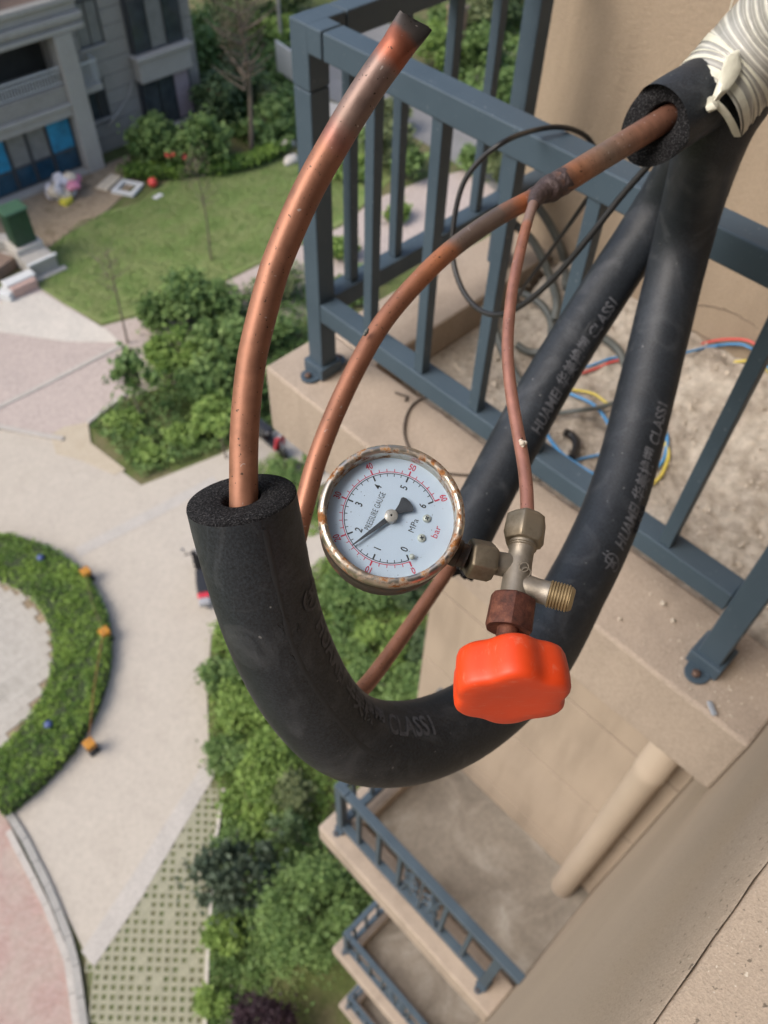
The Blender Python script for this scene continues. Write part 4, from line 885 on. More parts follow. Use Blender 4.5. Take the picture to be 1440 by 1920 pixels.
n = 22000; a = rng.uniform(R(-95), R(125), n); r = np.sqrt(rng.uniform((RI + .02) ** 2, (RO - .03) ** 2, n)); x = HC[0] + r * np.cos(a); y = HC[1] + r * np.sin(a)
zt = np.array([hh + .05 * nz(p, q, 2.2) + .06 * nz(p, q, 6, 2) for p, q in zip(x, y)]); edge = np.minimum(r - RI, RO - r)
z = np.where(edge < .12, rng.uniform(.03, 1, n) * zt, zt - np.abs(rng.normal(0, .05, n)))
sh = np.array([.52 + .5 * nz(p, q, 1.5, 4) + .25 * nz(p, q, 5, 5) for p, q in zip(x, y)]) + rng.normal(0, .15, n)
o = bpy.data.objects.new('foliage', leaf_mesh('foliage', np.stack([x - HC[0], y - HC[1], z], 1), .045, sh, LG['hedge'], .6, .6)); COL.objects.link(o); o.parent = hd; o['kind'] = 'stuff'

# amber lawn lamps with a cord, small blue lamps
M['amber'] = simple('amber_plastic', (.42, .18, .014), .45, var=.15, scale=20); M['rope'] = simple('orange_rope', (.26, .11, .04), .7); M['bluelamp'] = simple('blue_plastic', (.06, .09, .22), .4)
tops = []; M['bagcord'] = simple('faded_cord', (.20, .17, .06), .7)
for (x, y), lb in zip(((168, 1088), (203, 1200), (176, 1408)), ('amber lawn lamp at the hedge edge, uppermost of the three', 'amber lawn lamp at the hedge edge where the orange rope begins', 'amber lawn lamp at the hedge edge, lowest of the three')):
    b = onz(x, y, 0); r = thing('lawn_lamp', b, lb, 'garden lamp', 'amber lamps along the ring hedge')
    MB().box((b[0] - .13, b[1] - .13, 0), (b[0] + .13, b[1] + .13, .16)).build('base', M['dark'], r, bevel=.01)
    MB().lathe(b + [0, 0, .16], (0, 0, 1), [(0, .05), (.16, .05)], 12).build('post', M['dark'], r, smooth=40)
    MB().box((b[0] - .115, b[1] - .115, .30), (b[0] + .115, b[1] + .115, .46)).build('lamp_head', M['amber'], r, bevel=.02)
    MB().box((b[0] - .125, b[1] - .125, .462), (b[0] + .125, b[1] + .125, .50)).build('cap', M['amber'], r, bevel=.015); tops.append(b + [0, 0, .5])
P, Q = tops[1], tops[2]; mid = (P + Q) / 2 + np.array([-.06, .02, -.04])
tag(tube('rope', [P, mid, Q], .011, M['rope'], n=30, seg=8)[0], 'orange rope sagging along the hedge between two amber lamps', 'rope')
P, Q = tops[0], tops[1]; tag(tube('rope', [P, (P + Q) / 2 + np.array([-.08, 0, -.04]), Q], .007, M['bagcord'], n=20, seg=6)[0], 'thin faint cord between the upper two amber lamps', 'cord')
for (x, y), lb in zip(((78, 1050), (93, 1362)), ('small blue spike lamp in the hedge, upper one', 'small blue spike lamp in the hedge, lower one')):
    b = onz(x, y, .35); b = np.array([b[0], b[1], 0]); r = thing('spike_lamp', b, lb, 'garden lamp', 'blue spike lamps in the ring hedge')
    MB().lathe(b, (0, 0, 1), [(0, .02), (.40, .02)], 10).build('post', M['dark'], r); MB().lathe(b + [0, 0, .40], (0, 0, 1), [(0, .03), (.02, .09), (.09, .10), (.13, .06), (.14, .01)], 14).build('lamp_head', M['bluelamp'], r, smooth=60)

# leafy ground cover under the shrubs: nobody could count it
def cover(name, px, n, h, leaf, kind, label, fs=1.6):
    A = np.array([onz(x, y, 0)[:2] for x, y in px]); lo, hi = A.min(0), A.max(0); out = []
    while len(out) < n: out += [q for q in rng.uniform(lo, hi, (4000, 2)) if inside(q, A)]
    p = np.array(out[:n]); hgt = np.array([max(.06, h * (.55 + .75 * nz(a, b, fs, 9) + .35 * nz(a, b, fs * 2.7, 8))) for a, b in p]); z = hgt * rng.uniform(0, 1, n) ** .4
    sh = np.array([.45 + .55 * nz(a, b, fs * 1.1, 3) + .25 * nz(a, b, fs * 3, 5) for a, b in p]) + rng.normal(0, .17, n)
    o = bpy.data.objects.new(name, leaf_mesh(name, np.c_[p, z], leaf, sh, LG[kind], .45)); COL.objects.link(o); return tag(o, label, 'ground cover', kind='stuff')
cover('bed_foliage', [(172, 802), (265, 898), (412, 845), (520, 792), (600, 740), (640, 560), (560, 500), (420, 560), (330, 620), (262, 720), (240, 748)], 11000, .55, .075, 'mid', 'dense mixed leaves filling the pointed planting bed')
cover('border_foliage', [(400, 1195), (470, 1130), (620, 1045), (830, 1060), (825, 1200), (800, 1345), (640, 1480), (600, 1560), (480, 1620), (425, 1560), (415, 1490), (395, 1440), (392, 1300)], 21000, .38, .05, 'bright', 'bright leafy ground cover between plaza and beige building', 2.2)
cover('border_foliage', [(560, 935), (600, 960), (612, 1005), (540, 1010), (470, 880), (520, 850), (600, 890)], 2500, .3, .05, 'bright', 'small patch of bright leaves between hose end and ledge', 2.2)
cover('verge_foliage', [(385, 240), (380, 60), (400, 30), (560, 20), (560, 250), (545, 290), (470, 280)], 9000, .8, .16, 'mid', 'rough greenery between the grey house and the railing post', .8)
cover('verge_foliage', [(800, 20), (1000, 20), (990, 300), (900, 250), (830, 190)], 6000, .8, .17, 'mid', 'rough greenery seen through the side railing', .8)
# shrubs and trees: (photo point at the foot, radius, height, leaf kind, ...)
shrub_no = 0
def shrubs(spec, group):
    for s in spec:
        px, rx, h, kind, lb, cat = s[:6]; kw = dict(s[6]) if len(s) > 6 else {}
        plant('tree' if cat == 'tree' else 'shrub', px, rx, h, kind, lb, cat, group, **kw)
shrubs([
    ((355, 600), 1.15, 1.9, 'mid', 'large round green shrub at the edge of the pink road', 'shrub', dict(n=3800, leaf=.11, lumps=26, lump_r=.34)),
    ((300, 612), .8, 1.5, 'mid', 'leafy shrub beside the large round one, nearest the bare sapling', 'shrub', dict(n=1900, leaf=.11, lumps=14)),
    ((415, 600), 1.0, 1.6, 'mid', 'leafy shrub on the pipe side of the large round one', 'shrub', dict(n=2400, leaf=.10, lumps=16)),
    ((430, 680), 1.1, 1.8, 'mid', 'broad leafy shrub just left of the tall copper pipe', 'shrub', dict(n=3000, leaf=.11, lumps=18, lump_r=.38)),
    ((335, 690), .95, 1.5, 'bright', 'leafy shrub in the middle of the planting bed', 'shrub', dict(n=2300, leaf=.11, lumps=14)),
    ((380, 740), .9, 1.2, 'mid', 'leafy shrub low in the middle of the bed', 'shrub', dict(n=2000, leaf=.10, lumps=14)),
    ((405, 800), .85, 1.0, 'bright', 'light green low shrub in the lower part of the planting bed', 'shrub', dict(n=1700, leaf=.09)),
    ((340, 830), .70, .55, 'bright', 'low bright shrub near the pointed corner of the bed', 'shrub', dict(n=1300, leaf=.08)),
    ((285, 850), .60, .40, 'bright', 'ground hugging shrub at the pointed corner of the bed', 'shrub', dict(n=1100, leaf=.08)),
    ((235, 805), .65, .45, 'bright', 'low shrub along the left side of the bed beside the kerb', 'shrub', dict(n=1100, leaf=.08)),
    ((510, 640), .9, 1.4, 'mid', 'shrub showing between the copper pipe and the railing post', 'shrub', dict(n=1700, leaf=.10)),
    ((520, 560), .8, 1.2, 'olive', 'dull olive shrub behind the tall copper pipe', 'shrub', dict(n=1200, leaf=.10, lump_r=.5)),
    ((480, 760), .7, 1.1, 'mid', 'shrub half hidden behind the tall copper pipe', 'shrub', dict(n=1300, leaf=.09)),
], 'shrubs in the pointed planting bed')
plant('tree', (268, 785), .9, 2.6, 'mid', 'young tree with sparse leaf tufts leaning over the pink road', 'tree', n=900, leaf=.13, z0=1.3, trunk=.05, lumps=9, lump_r=.30, limbs=8)
shrubs([
    ((300, 300), 1.35, 2.1, 'mid', 'big rounded bush before the grey house, left of a pair', 'bush', dict(n=3400, leaf=.12, lumps=18)),
    ((385, 312), 1.35, 2.2, 'mid', 'big rounded bush before the grey house, right of a pair', 'bush', dict(n=3400, leaf=.12, lumps=18)),
], 'rounded bushes in front of the grey house')
def row_hedge(pts, wd, h, kind, label, n):
    P = np.array([onz(x, y, 0)[:2] for x, y in pts]); s = np.r_[0, np.cumsum(np.linalg.norm(np.diff(P, axis=0), axis=1))]; root = thing('hedge', (*P[0], 0), label, 'hedge')
    t = rng.uniform(0, s[-1], n); c = np.stack([np.interp(t, s, P[:, k]) for k in (0, 1)], 1) + rng.uniform(-wd, wd, (n, 2)); z = h * rng.uniform(.05, 1, n) ** .5
    sh = np.array([.45 + .5 * nz(a, b, 1.2) for a, b in c]) + rng.normal(0, .15, n)
    o = bpy.data.objects.new('foliage', leaf_mesh('foliage', np.c_[c - P[0], z], .09, sh, LG[kind], .5)); COL.objects.link(o); o.parent = root; o['kind'] = 'stuff'
    mb = MB(); Q = [(a, b) for a, b in P]
    for a, b in zip(P[:-1], P[1:]):
        d = nrm(np.r_[b - a, 0]); mb.obox(np.r_[(a + b) / 2, h * .4], (d, (-d[1], d[0], 0), (0, 0, 1)), (np.linalg.norm(b - a) / 2, wd * .7, h * .38))
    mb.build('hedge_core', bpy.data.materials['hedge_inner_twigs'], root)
row_hedge([(240, 330), (300, 332), (420, 322), (470, 312), (520, 292)], .45, .5, 'hedge', 'low clipped hedge row edging the lawn below the rounded bushes', 4500)
M['petal'] = simple('red_petals', (.60, .05, .05), .5)
def flowers(pxs, h, label):
    for i, (x, y) in enumerate(pxs):
        p = onz(x, y, h); c = rng.normal(size=(14, 3)) * .045
        me = leaf_mesh('rose', c, .06, np.full(14, .5), M['petal'], .5, .8); o = bpy.data.objects.new('rose', me); COL.objects.link(o); o.location = tuple(p)
        tag(o, label[i], 'flower', 'red roses before the grey house')
flowers([(313, 292), (326, 289), (347, 294)], 1.25, ['red rose on the bushes, leftmost of a lower trio', 'red rose on the bushes, middle of a lower trio', 'red rose on the bushes, rightmost of a lower trio'])
flowers([(392, 169), (411, 174), (417, 139)], 1.5, ['red rose by the house corner, left of an upper trio', 'red rose by the house corner, low right of an upper trio', 'red rose by the house corner, highest of all'])
for (px, top_h, lb) in (((396, 488), 4.6, 'slender bare sapling standing in the middle of the lawn'), ((240, 645), 4.2, 'slender bare sapling at the lower edge of the lawn')):
    b = onz(*px, 0); r = thing('bare_sapling', b, lb, 'tree', 'bare saplings on the lawn')
    o = trunk_mesh('trunk', top_h, .042, 12, r, .8, lz=.5)
    pts, sh = crown_points(240, .55, .55, 1.2, top_h * .8, 8, lump_r=.5); o = bpy.data.objects.new('crown', leaf_mesh('crown', pts, .035, sh, LG['brown'], .2)); COL.objects.link(o); o.parent = r
b = onz(472, 285, 0)
r = thing('bare_tree', b, 'brown leafless tree with dense twigs behind the clipped hedge', 'tree'); trunk_mesh('trunk', 6.5, .13, 26, r, 1.5, lz=.42)
pts, sh = crown_points(3000, 1.0, 1.0, 2.6, 5.4, 14, lump_r=.5); o = bpy.data.objects.new('crown', leaf_mesh('crown', pts, .06, sh, LG['brown'], .0, .18)); COL.objects.link(o); o.parent = r
far = []
for i, (x, y, rx, h, kd) in enumerate(((415, 235, 1.3, 2.2, 'dark'), (440, 200, 1.5, 2.4, 'dark'), (405, 150, 1.6, 2.6, 'mid'), (500, 255, 1.2, 1.2, 'mid'), (525, 225, 1.3, 1.1, 'mid'), (500, 205, 1.2, 1.0, 'olive'), (420, 95, 1.8, 2.4, 'mid'), (395, 40, 2.4, 3.6, 'dark'), (450, 30, 2.4, 4.2, 'dark'), (560, 30, 2.2, 3.6, 'dark'), (535, 70, 1.2, 1.0, 'bright'))):
    far.append(plant('shrub', (x, y), rx, h, kd, 'shrub', 'shrub', 'shrubs between the grey house and the railing post', n=1500, leaf=.16, lumps=12))
for o, lb in zip(far, ('dark shrub beside the right corner of the grey house', 'dark shrub under the brown leafless tree', 'green shrub against the upper right corner of the grey house', 'low green shrub right of the brown trunk', 'low green shrub touching the left side of the railing post', 'olive low shrub above the hedge end near the post', 'green shrub below the row of white edging blocks', 'dark tall shrub beyond the white edging beside the house', 'dark tall shrub behind the brown leafless tree top', 'dark tall shrub behind the corner of the top rail', 'bright low shrub beside the grey lamp pole')): o['label'] = lb
# growth seen through the railing
rl = [((735, 320), 1.0, 2.4, 'olive', 'loose olive sapling crossing the grey road behind the second baluster'), ((700, 300), .8, 1.8, 'mid', 'loose leafy shrub right of the first side baluster'), ((930, 345), .9, 1.9, 'olive', 'olive shrub below the cable loop beside the grey road'), ((640, 480), .7, .8, 'bright', 'bright shrub beside the pink path, left of the first baluster'), ((700, 520), .6, .5, 'mid', 'low leaves along the ledge foot behind the railing'), ((830, 130), 1.6, 2.2, 'bright', 'bright shrub left of the brick pillar through the railing'), ((895, 60), 1.8, 2.4, 'olive', 'olive shrub right of the brick pillar through the railing'), ((905, 130), 1.4, 2.0, 'mid', 'green shrub between the two right hand side balusters'), ((940, 200), 1.3, 1.8, 'mid', 'green shrub close to the wall corner through the railing'), ((730, 240), 1.2, 1.6, 'olive', 'thin olive shrub on the verge behind the front balusters'), ((760, 330), .9, 1.3, 'mid', 'small shrub by the pink path behind the second front baluster'), ((890, 330), .9, 1.3, 'mid', 'small shrub beside the black cable loop through the railing'), ((740, 410), .6, .7, 'bright', 'yellow green tuft at the pink path corner through the railing'), ((650, 560), .8, .9, 'mid', 'shrub low behind the first front baluster'), ((660, 330), 1.0, .8, 'bright', 'low bright shrub right of the railing post'), ((960, 60), 1.8, 3.0, 'dark', 'dark tree mass beside the wall corner at the top')]
for px, rx, h, kd, lb in rl: plant('shrub', px, rx, h, kd, lb, 'shrub', 'shrubs seen through the railing', n=1300, leaf=.14, lumps=10)
# planting at the foot of our own building
fl = [((440, 1210), .75, .9, 'bright'), ((420, 1280), .6, .8, 'mid'), ((455, 1340), .8, .9, 'bright'), ((520, 1300), .8, .8, 'bright'), ((430, 1420), .55, .6, 'mid'), ((500, 1430), .9, .8, 'bright'), ((560, 1500), .7, .9, 'olive'), ((470, 1520), .8, .7, 'bright'), ((640, 1130), .7, .7, 'mid'), ((700, 1130), .8, .8, 'mid'), ((770, 1120), .8, .9, 'dark'), ((640, 1210), .7, .7, 'mid'), ((720, 1210), .8, .8, 'bright'), ((780, 1230), .7, .9, 'dark'), ((690, 1290), .7, .7, 'mid'), ((760, 1300), .7, .9, 'mid'), ((600, 1200), .6, .6, 'bright'), ((540, 900), .7, .5, 'mid'), ((560, 960), .6, .4, 'bright'), ((590, 870), .5, .5, 'mid'), ((440, 1590), .5, .5, 'mid'), ((420, 1760), .45, .5, 'bright'), ((400, 1880), .35, .5, 'bright'), ((560, 1590), .7, 1.0, 'mid')]
fo = []
for px, rx, h, kd in fl: fo.append(plant('shrub', px, rx, h, kd, 'x', 'shrub', 'shrubs at the foot of the beige building', n=1500, leaf=.06, lumps=11))
FLB = ['bright shrub at the plaza edge left of the U bend', 'green shrub at the plaza edge, second down beside the hose', 'bright shrub just left of the hose bend', 'bright shrub hidden largely by the hose bend', 'small shrub at the top tip of the turf pavers', 'bright shrub below the hose bend', 'olive shrub left of the lower railing corner', 'bright low shrub beside the top of the turf pavers', 'shrub just below the rusty gauge case', 'shrub below the gauge, left of the slanting copper pipe', 'dark shrub where the slanting copper pipe meets the wall', 'shrub left of the slanting copper pipe, second row', 'bright shrub crossing behind the slanting copper pipe', 'dark shrub against the beige wall corner', 'shrub at the inner curve of the U hose', 'shrub in the last gap between U hose and beige wall', 'bright shrub against the right edge of the hose', 'low shrub beside the cut hose end', 'low bright patch between hose end and gauge', 'low shrub under the beige ledge edge', 'small shrub beside the feathery dark tree', 'bright small shrub between turf pavers and round tree', 'bright small shrub beside the purple bush', 'shrub behind the lower railing corner above the round tree']
for o, lb in zip(fo, FLB): o['label'] = lb
plant('tree', (588, 1752), 1.32, 2.9, 'mid', 'dense round green tree at the bottom beside the stacked ledges', 'tree', n=17000, leaf=.043, lumps=80, lump_r=.20, trunk=.06, z0=.4)
plant('tree', (668, 1715), .9, 2.3, 'mid', 'dense green tree half hidden behind the lower ledges', 'tree', n=6000, leaf=.045, lumps=34, lump_r=.26, trunk=.06, z0=.5)
plant('bush', (502, 1945), .80, 1.6, 'purple', 'dark purple leaved bush at the bottom edge', 'bush', n=6500, leaf=.04, lumps=34, lump_r=.26, trunk=.04)
plant('tree', (452, 1672), 1.05, 2.6, 'cedar', 'feathery dark green conifer beside the turf pavers', 'tree', n=4200, leaf=.07, lumps=40, lump_r=.17, trunk=.05, up=.1, limbs=16)
cover('verge_foliage', [(424, 1490), (406, 1600), (396, 1790), (390, 1960), (470, 1960), (520, 1800), (560, 1620), (500, 1560)], 7000, .25, .045, 'mid', 'low leaves on the strip between turf pavers and round tree', 2.0)
poly('sand_patch', [(95, 815), (120, 800), (165, 792), (170, 830), (235, 880), (215, 890), (150, 862), (105, 850)], .052, ground_mat('spilt_sand', [(.42, .36, .27), (.46, .40, .31)], 3, 20), .02)
plant('tree', (530, 1575), .5, 1.6, 'dark', 'small dark tree with thin branches left of the lower railing', 'tree', n=700, leaf=.06, lumps=8, lump_r=.34, trunk=.05, limbs=10)
plant('tree', (425, 860), .45, 1.9, 'bright', 'thin young tree with few leaves behind the foam hose end', 'tree', n=160, leaf=.08, lumps=6, lump_r=.3, trunk=.035, z0=.9, limbs=6)

# grass blades over the lawn and verges: nobody could count them
def grass(px, n, size):
    A = np.array([onz(x, y, 0)[:2] for x, y in px]); lo, hi = A.min(0), A.max(0); out = []
    while len(out) < n:
        p = rng.uniform(lo, hi, (4000, 2)); out += [q for q in p if inside(q, A)]
    p = np.array(out[:n]); z = rng.uniform(.02, .07, n)
    sh = np.array([.5 + .45 * nz(a, b, .8) + .25 * nz(a, b, 3) for a, b in p]) + rng.normal(0, .15, n); return np.c_[p, z], sh
gp = [grass([(64, 528), (74, 482), (150, 416), (260, 384), (320, 340), (430, 324), (560, 296), (700, 262), (640, 410), (470, 495), (330, 565), (190, 600), (120, 565)], 26000, .05), grass([(175, 800), (265, 900), (412, 845), (560, 770), (640, 600), (420, 695), (245, 745)], 9000, .05), grass([(398, 1200), (620, 1040), (830, 1060), (800, 1340), (640, 1600), (560, 1900), (395, 1950), (415, 1500), (395, 1440)], 14000, .05)]
tag(bpy.data.objects.new('grass', leaf_mesh('grass', np.vstack([g[0] for g in gp]), .05, np.hstack([g[1] for g in gp]), LG['grass'], .1, .3)), 'short mown grass covering lawn and verges', 'grass', kind='stuff')
COL.objects.link(bpy.data.objects['grass'])

# ------------------------------------------------------------------ grey house across the courtyard
YF, YW = 33.0, 34.1                                    # balcony front, wall behind
M['hwall'] = ground_mat('grey_house_render', [(.29, .275, .245), (.33, .31, .28)], .7, 16, .3, .01)
M['htrim'] = ground_mat('grey_house_trim', [(.37, .35, .315), (.41, .39, .355)], 1.5, 20)
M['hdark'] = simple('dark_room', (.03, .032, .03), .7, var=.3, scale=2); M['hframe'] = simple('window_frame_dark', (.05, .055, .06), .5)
M['hglass'] = simple('window_pane', (.05, .06, .065), .08, var=.5, scale=1.5); M['hcurtain'] = simple('pane_with_curtain', (.20, .20, .19), .4, var=.2, scale=3)
M['bluefilm'] = simple('blue_window_film', (.02, .24, .42), .35, var=.35, scale=2.2); M['bluedark'] = simple('dark_blue_glass', (.018, .062, .10), .2, var=.4, scale=2)
M['hwhite'] = simple('white_enamel', (.62, .63, .62), .5, var=.08); M['hpink'] = simple('curtain_pink', (.33, .27, .29), .7, var=.1); M['terra'] = simple('terrace_brown', (.24, .17, .13), .8)
hs = thing('grey_house', (15, YF, 0), 'grey apartment house with balconies and blue glazed ground floor at upper left', 'building')
def hb(nm, a, b, mat, par=hs, **kw): return MB().box(a, b).build(nm, mat, par, **kw)
X0, X1 = -6.0, 21.75
# wall in stone courses with recessed joints
hb('wall_core', (15.55, YW + .03, -.2), (X1 - .02, YW + 9, 11.5), M['hwall'])
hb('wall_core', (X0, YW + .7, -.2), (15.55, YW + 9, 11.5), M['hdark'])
WIN = [(16.30, 17.45, 4.35, 6.05), (16.05, 16.95, 1.45, 2.95), (18.55, 21.05, 3.45, 6.3), (18.55, 21.05, .35, 2.45)]
cz = np.arange(0, 11.4, .62)
for z in cz:
    segs = [(15.56, X1)]
    for x0, x1, z0, z1 in WIN:
        if z + .3 > z0 and z + .3 < z1 and z < 7.5:
            n2 = []
            for a, b in segs:
                if x1 <= a or x0 >= b: n2.append((a, b)); continue
                if x0 > a: n2.append((a, x0))
                if x1 < b: n2.append((x1, b))
            segs = n2
    for a, b in segs: hb('stone_course', (a, YW - .10, z + .012), (b, YW + .028, z + .608), M['hwall'])
def hwin(x0, x1, z0, z1, cols, y=YW - .02, name='window', sill=True):
    f = MB(); d = .06
    for a, b in (((x0, z0), (x1, z0 + d)), ((x0, z1 - d), (x1, z1)), ((x0, z0 + d), (x0 + d, z1 - d)), ((x1 - d, z0 + d), (x1, z1 - d))): f.box((a[0], y - .05, a[1]), (b[0], y + .02, b[1]))
    n = len(cols); wdt = (x1 - x0 - d * (n + 1)) / n
    for i in range(1, n): f.box((x0 + d + i * (wdt + d) - d, y - .045, z0 + d), (x0 + i * (wdt + d) + d - d + .0, y + .02, z1 - d))
    fo_ = f.build(name, M['hframe'], hs)
    for i, c_ in enumerate(cols): MB().box((x0 + d + i * (wdt + d), y - .02, z0 + d), (x0 + d + i * (wdt + d) + wdt, y, z1 - d)).build('pane', M[c_], fo_)
    if sill: hb('window_sill', (x0 - .05, YW - .16, z0 - .08), (x1 + .05, YW - .02, z0 - .005), M['htrim'])
hwin(*WIN[0], ('hcurtain', 'hcurtain'), YW + .0); hwin(*WIN[1], ('hglass', 'hdark'))
# bay with spandrel between two glazed storeys
hb('bay_spandrel', (18.45, YF + .45, 2.50), (21.15, YW - .105, 3.40), M['htrim'], bevel=.03); hb('bay_cornice', (18.35, YF + .35, 3.402), (21.25, YW - .105, 3.60), M['htrim'], bevel=.03)
hwin(18.55, 21.05, 3.62, 6.3, ('hglass', 'hcurtain', 'hglass'), YF + .75, sill=False); hwin(18.55, 21.05, .35, 2.45, ('hglass', 'hglass', 'hpink'), YF + .75, sill=False)
hb('bay_sill', (18.4, YF + .4, .12), (21.2, YW - .105, .33), M['htrim'], bevel=.02); hb('bay_side', (18.47, YF + .80, .34), (18.54, YW - .105, 2.48), M['hframe']); hb('bay_side', (18.47, YF + .80, 3.61), (18.54, YW - .105, 6.3), M['hframe'])
hb('bay_spandrel', (18.45, YF + .45, 6.35), (21.15, YW - .105, 7.3), M['htrim'], bevel=.03)
# column and floor slabs
hb('column', (14.75, YF - .15, 0), (15.54, YF + .55, 5.62), M['htrim'], bevel=.03)
hb('column_return', (15.0, YF + .552, 0), (15.54, YW + .69, 5.62), M['hwall'])
for z0, z1, y, m in ((2.55, 2.93, YF - .05, 'htrim'), (2.935, 3.10, YF - .16, 'htrim'), (3.105, 3.78, YF - .02, 'hwall')): hb('slab_band', (X0, y, z0), (14.745, YW + .68, z1), M[m], bevel=.02)
for z0, z1, y in ((5.64, 5.84, YF - .20), (5.845, 6.02, YF - .08), (6.025, 6.25, YF - .24), (6.255, 6.62, YF - .05), (6.625, 6.85, YF - .22)): hb('slab_band', (X0, y, z0), (16.1 if z0 < 6.2 else 16.0, YW - .105, z1), M['htrim'], bevel=.03)
hb('terrace_floor', (X0, YF + .1, 6.852), (16.0, YW + .6, 6.87), M['terra'])
hb('roof_mass', (X0, YW + .7, 11.52), (X1, YW + 9, 11.9), M['hwall'])
# first-floor balcony railing and the room behind
br = thing('balcony_railing', (13, YF, 3.78), 'thin pale railing along the first floor balcony of the grey house', 'railing')
tb = lambda nm, a, b, m='hwhite': MB().box(a, b).build(nm, M[m], br)
tb('top_rail', (X0, YF + .02, 4.42), (14.74, YF + .08, 4.47)); tb('middle_rail', (X0, YF + .03, 4.28), (14.74, YF + .07, 4.31)); tb('bottom_rail', (X0, YF + .03, 3.85), (14.74, YF + .07, 3.88))
for x in np.arange(9.5, 14.7, .13): tb('baluster', (x, YF + .035, 3.881), (x + .03, YF + .06, 4.279))
hwin(9.6, 12.6, 3.85, 5.5, ('hglass', 'hcurtain', 'hglass', 'hcurtain'), YW + .55, sill=False)
# ground floor glazing with blue film
gy = YF + .35
for i, (a, b, up, lo) in enumerate(((9.2, 10.1, 'bluefilm', 'bluedark'), (10.12, 11.75, 'bluefilm', 'bluedark'), (11.77, 12.65, 'hcurtain', 'bluedark'), (12.67, 13.55, 'hcurtain', 'bluedark'), (13.57, 14.7, 'bluefilm', 'bluedark'))):
    f = MB(); f.box((a, gy, .18), (a + .06, gy + .08, 2.5)); f.box((b - .06, gy, .18), (b, gy + .08, 2.5)); f.box((a + .06, gy, 1.05), (b - .06, gy + .08, 1.13)); f.box((a + .06, gy, .18), (b - .06, gy + .08, .26)); f.box((a + .06, gy, 2.42), (b - .06, gy + .08, 2.5))
    fr_ = f.build('window', M['hframe'], hs)
    MB().box((a + .06, gy + .03, .26), (b - .06, gy + .05, 1.05)).build('pane', M[lo], fr_); MB().box((a + .06, gy + .03, 1.13), (b - .06, gy + .05, 2.42)).build('pane', M[up], fr_)
hb('plinth', (X0, YF - .1, -.1), (15.54, gy + .1, .17), M['htrim'])
# little side balcony right of the column
sbx = thing('balcony', (15.9, YW - .6, 3.0), 'tiny side balcony with white railing right of the grey column', 'balcony')
MB().box((15.56, YW - .75, 2.95), (16.55, YW - .102, 3.2)).build('slab', M['htrim'], sbx)
f = MB(); f.box((15.56, YW - .72, 4.1), (16.52, YW - .68, 4.15)); f.box((16.48, YW - .679, 4.1), (16.52, YW - .105, 4.15)); f.build('top_rail', M['hwhite'], sbx)
for x in np.arange(15.6, 16.5, .1): MB().box((x, YW - .71, 3.201), (x + .02, YW - .69, 4.099)).build('baluster', M['hwhite'], sbx)
for y in np.arange(YW - .6, YW - .11, .1): MB().box((16.49, y, 3.201), (16.51, y + .02, 4.099)).build('baluster', M['hwhite'], sbx)
gp_, _ = tube('hose_pipe', [ony(248, 150, YW - .16), ony(243, 175, YW - .2), ony(225, 205, YW - .3), ony(205, 232, YW - .4), onz(182, 254, .3)], .035, M['htrim'], n=30, seg=8); tag(gp_, 'pale bent drain hose running down the grey house wall', 'pipe')
# upper terrace things
for x0, x1, mt, lb in ((11.6, 12.7, 'terra', 'brown box on the upper terrace of the grey house'), (15.0, 15.7, 'soil', 'tan box on the upper terrace of the grey house')):
    t_ = thing('planter_box', ((x0 + x1) / 2, YF + .5, 6.87), lb, 'box'); MB().box((x0, YF + .3, 6.87), (x1, YF + .8, 7.5)).build('body', M[mt], t_, bevel=.03); MB().box((x0 - .03, YF + .27, 7.502), (x1 + .03, YF + .83, 7.56)).build('rim', M[mt], t_)

# ------------------------------------------------------------------ things standing about the courtyard
M['green_box'] = simple('green_painted_steel', (.016, .052, .026), .45, var=.15, scale=3); M['green_top'] = simple('green_steel_lid', (.05, .115, .068), .5, var=.12, scale=3)
b = onz(92, 518, 0); cb = thing('electric_cabinet', b, 'dark green electric cabinet on a pale concrete plinth by the house', 'cabinet')
def cbx(nm, x0, x1, y0, y1, z0, z1, m, par=cb, **kw): return MB().box((b[0] + x0, b[1] + y0, z0), (b[0] + x1, b[1] + y1, z1)).build(nm, M[m] if isinstance(m, str) else m, par, **kw)
cbx('plinth', -.56, .56, .95, 1.95, 0, .85, 'concrete', bevel=.02); cbx('step', -.55, .55, .15, .945, 0, .62, 'htrim', bevel=.02); cbx('step_edge', -.6, .6, .10, .22, .622, .68, 'hwhite'); cbx('footing', -.75, .75, -.1, .149, 0, .08, 'concrete')
cbx('body', -.42, .42, 1.1, 1.75, .852, 2.15, 'green_box', bevel=.02); cbx('door', -.38, -.01, 1.08, 1.099, .92, 2.08, 'green_box'); cbx('door', .01, .38, 1.08, 1.099, .92, 2.08, 'green_box'); cbx('lid', -.47, .47, 1.04, 1.81, 2.152, 2.26, 'green_top', bevel=.03)
def blob_pile(name, base, size, mats, label, cat, n=9):
    r = thing(name, base, label, cat)
    for i in range(n):
        q = np.array(base) + rng.uniform(-.6, .6, 3) * [size, size, 0] + [0, 0, size * rng.uniform(.15, .8)]
        o = rock(q, rng.uniform(.18, .42, 3) * size, mats[i % len(mats)], 'bag', i); o.parent = r; o.location = tuple(q - np.array(base))
M['bagpink'] = simple('pink_plastic', (.60, .22, .32), .4, var=.3, scale=6); M['bagwhite'] = simple('white_plastic', (.62, .60, .62), .4, var=.2, scale=6); M['bagyellow'] = simple('yellow_plastic', (.58, .52, .06), .4); M['bagcream'] = simple('cream_plastic', (.60, .52, .40), .4, var=.2, scale=6)
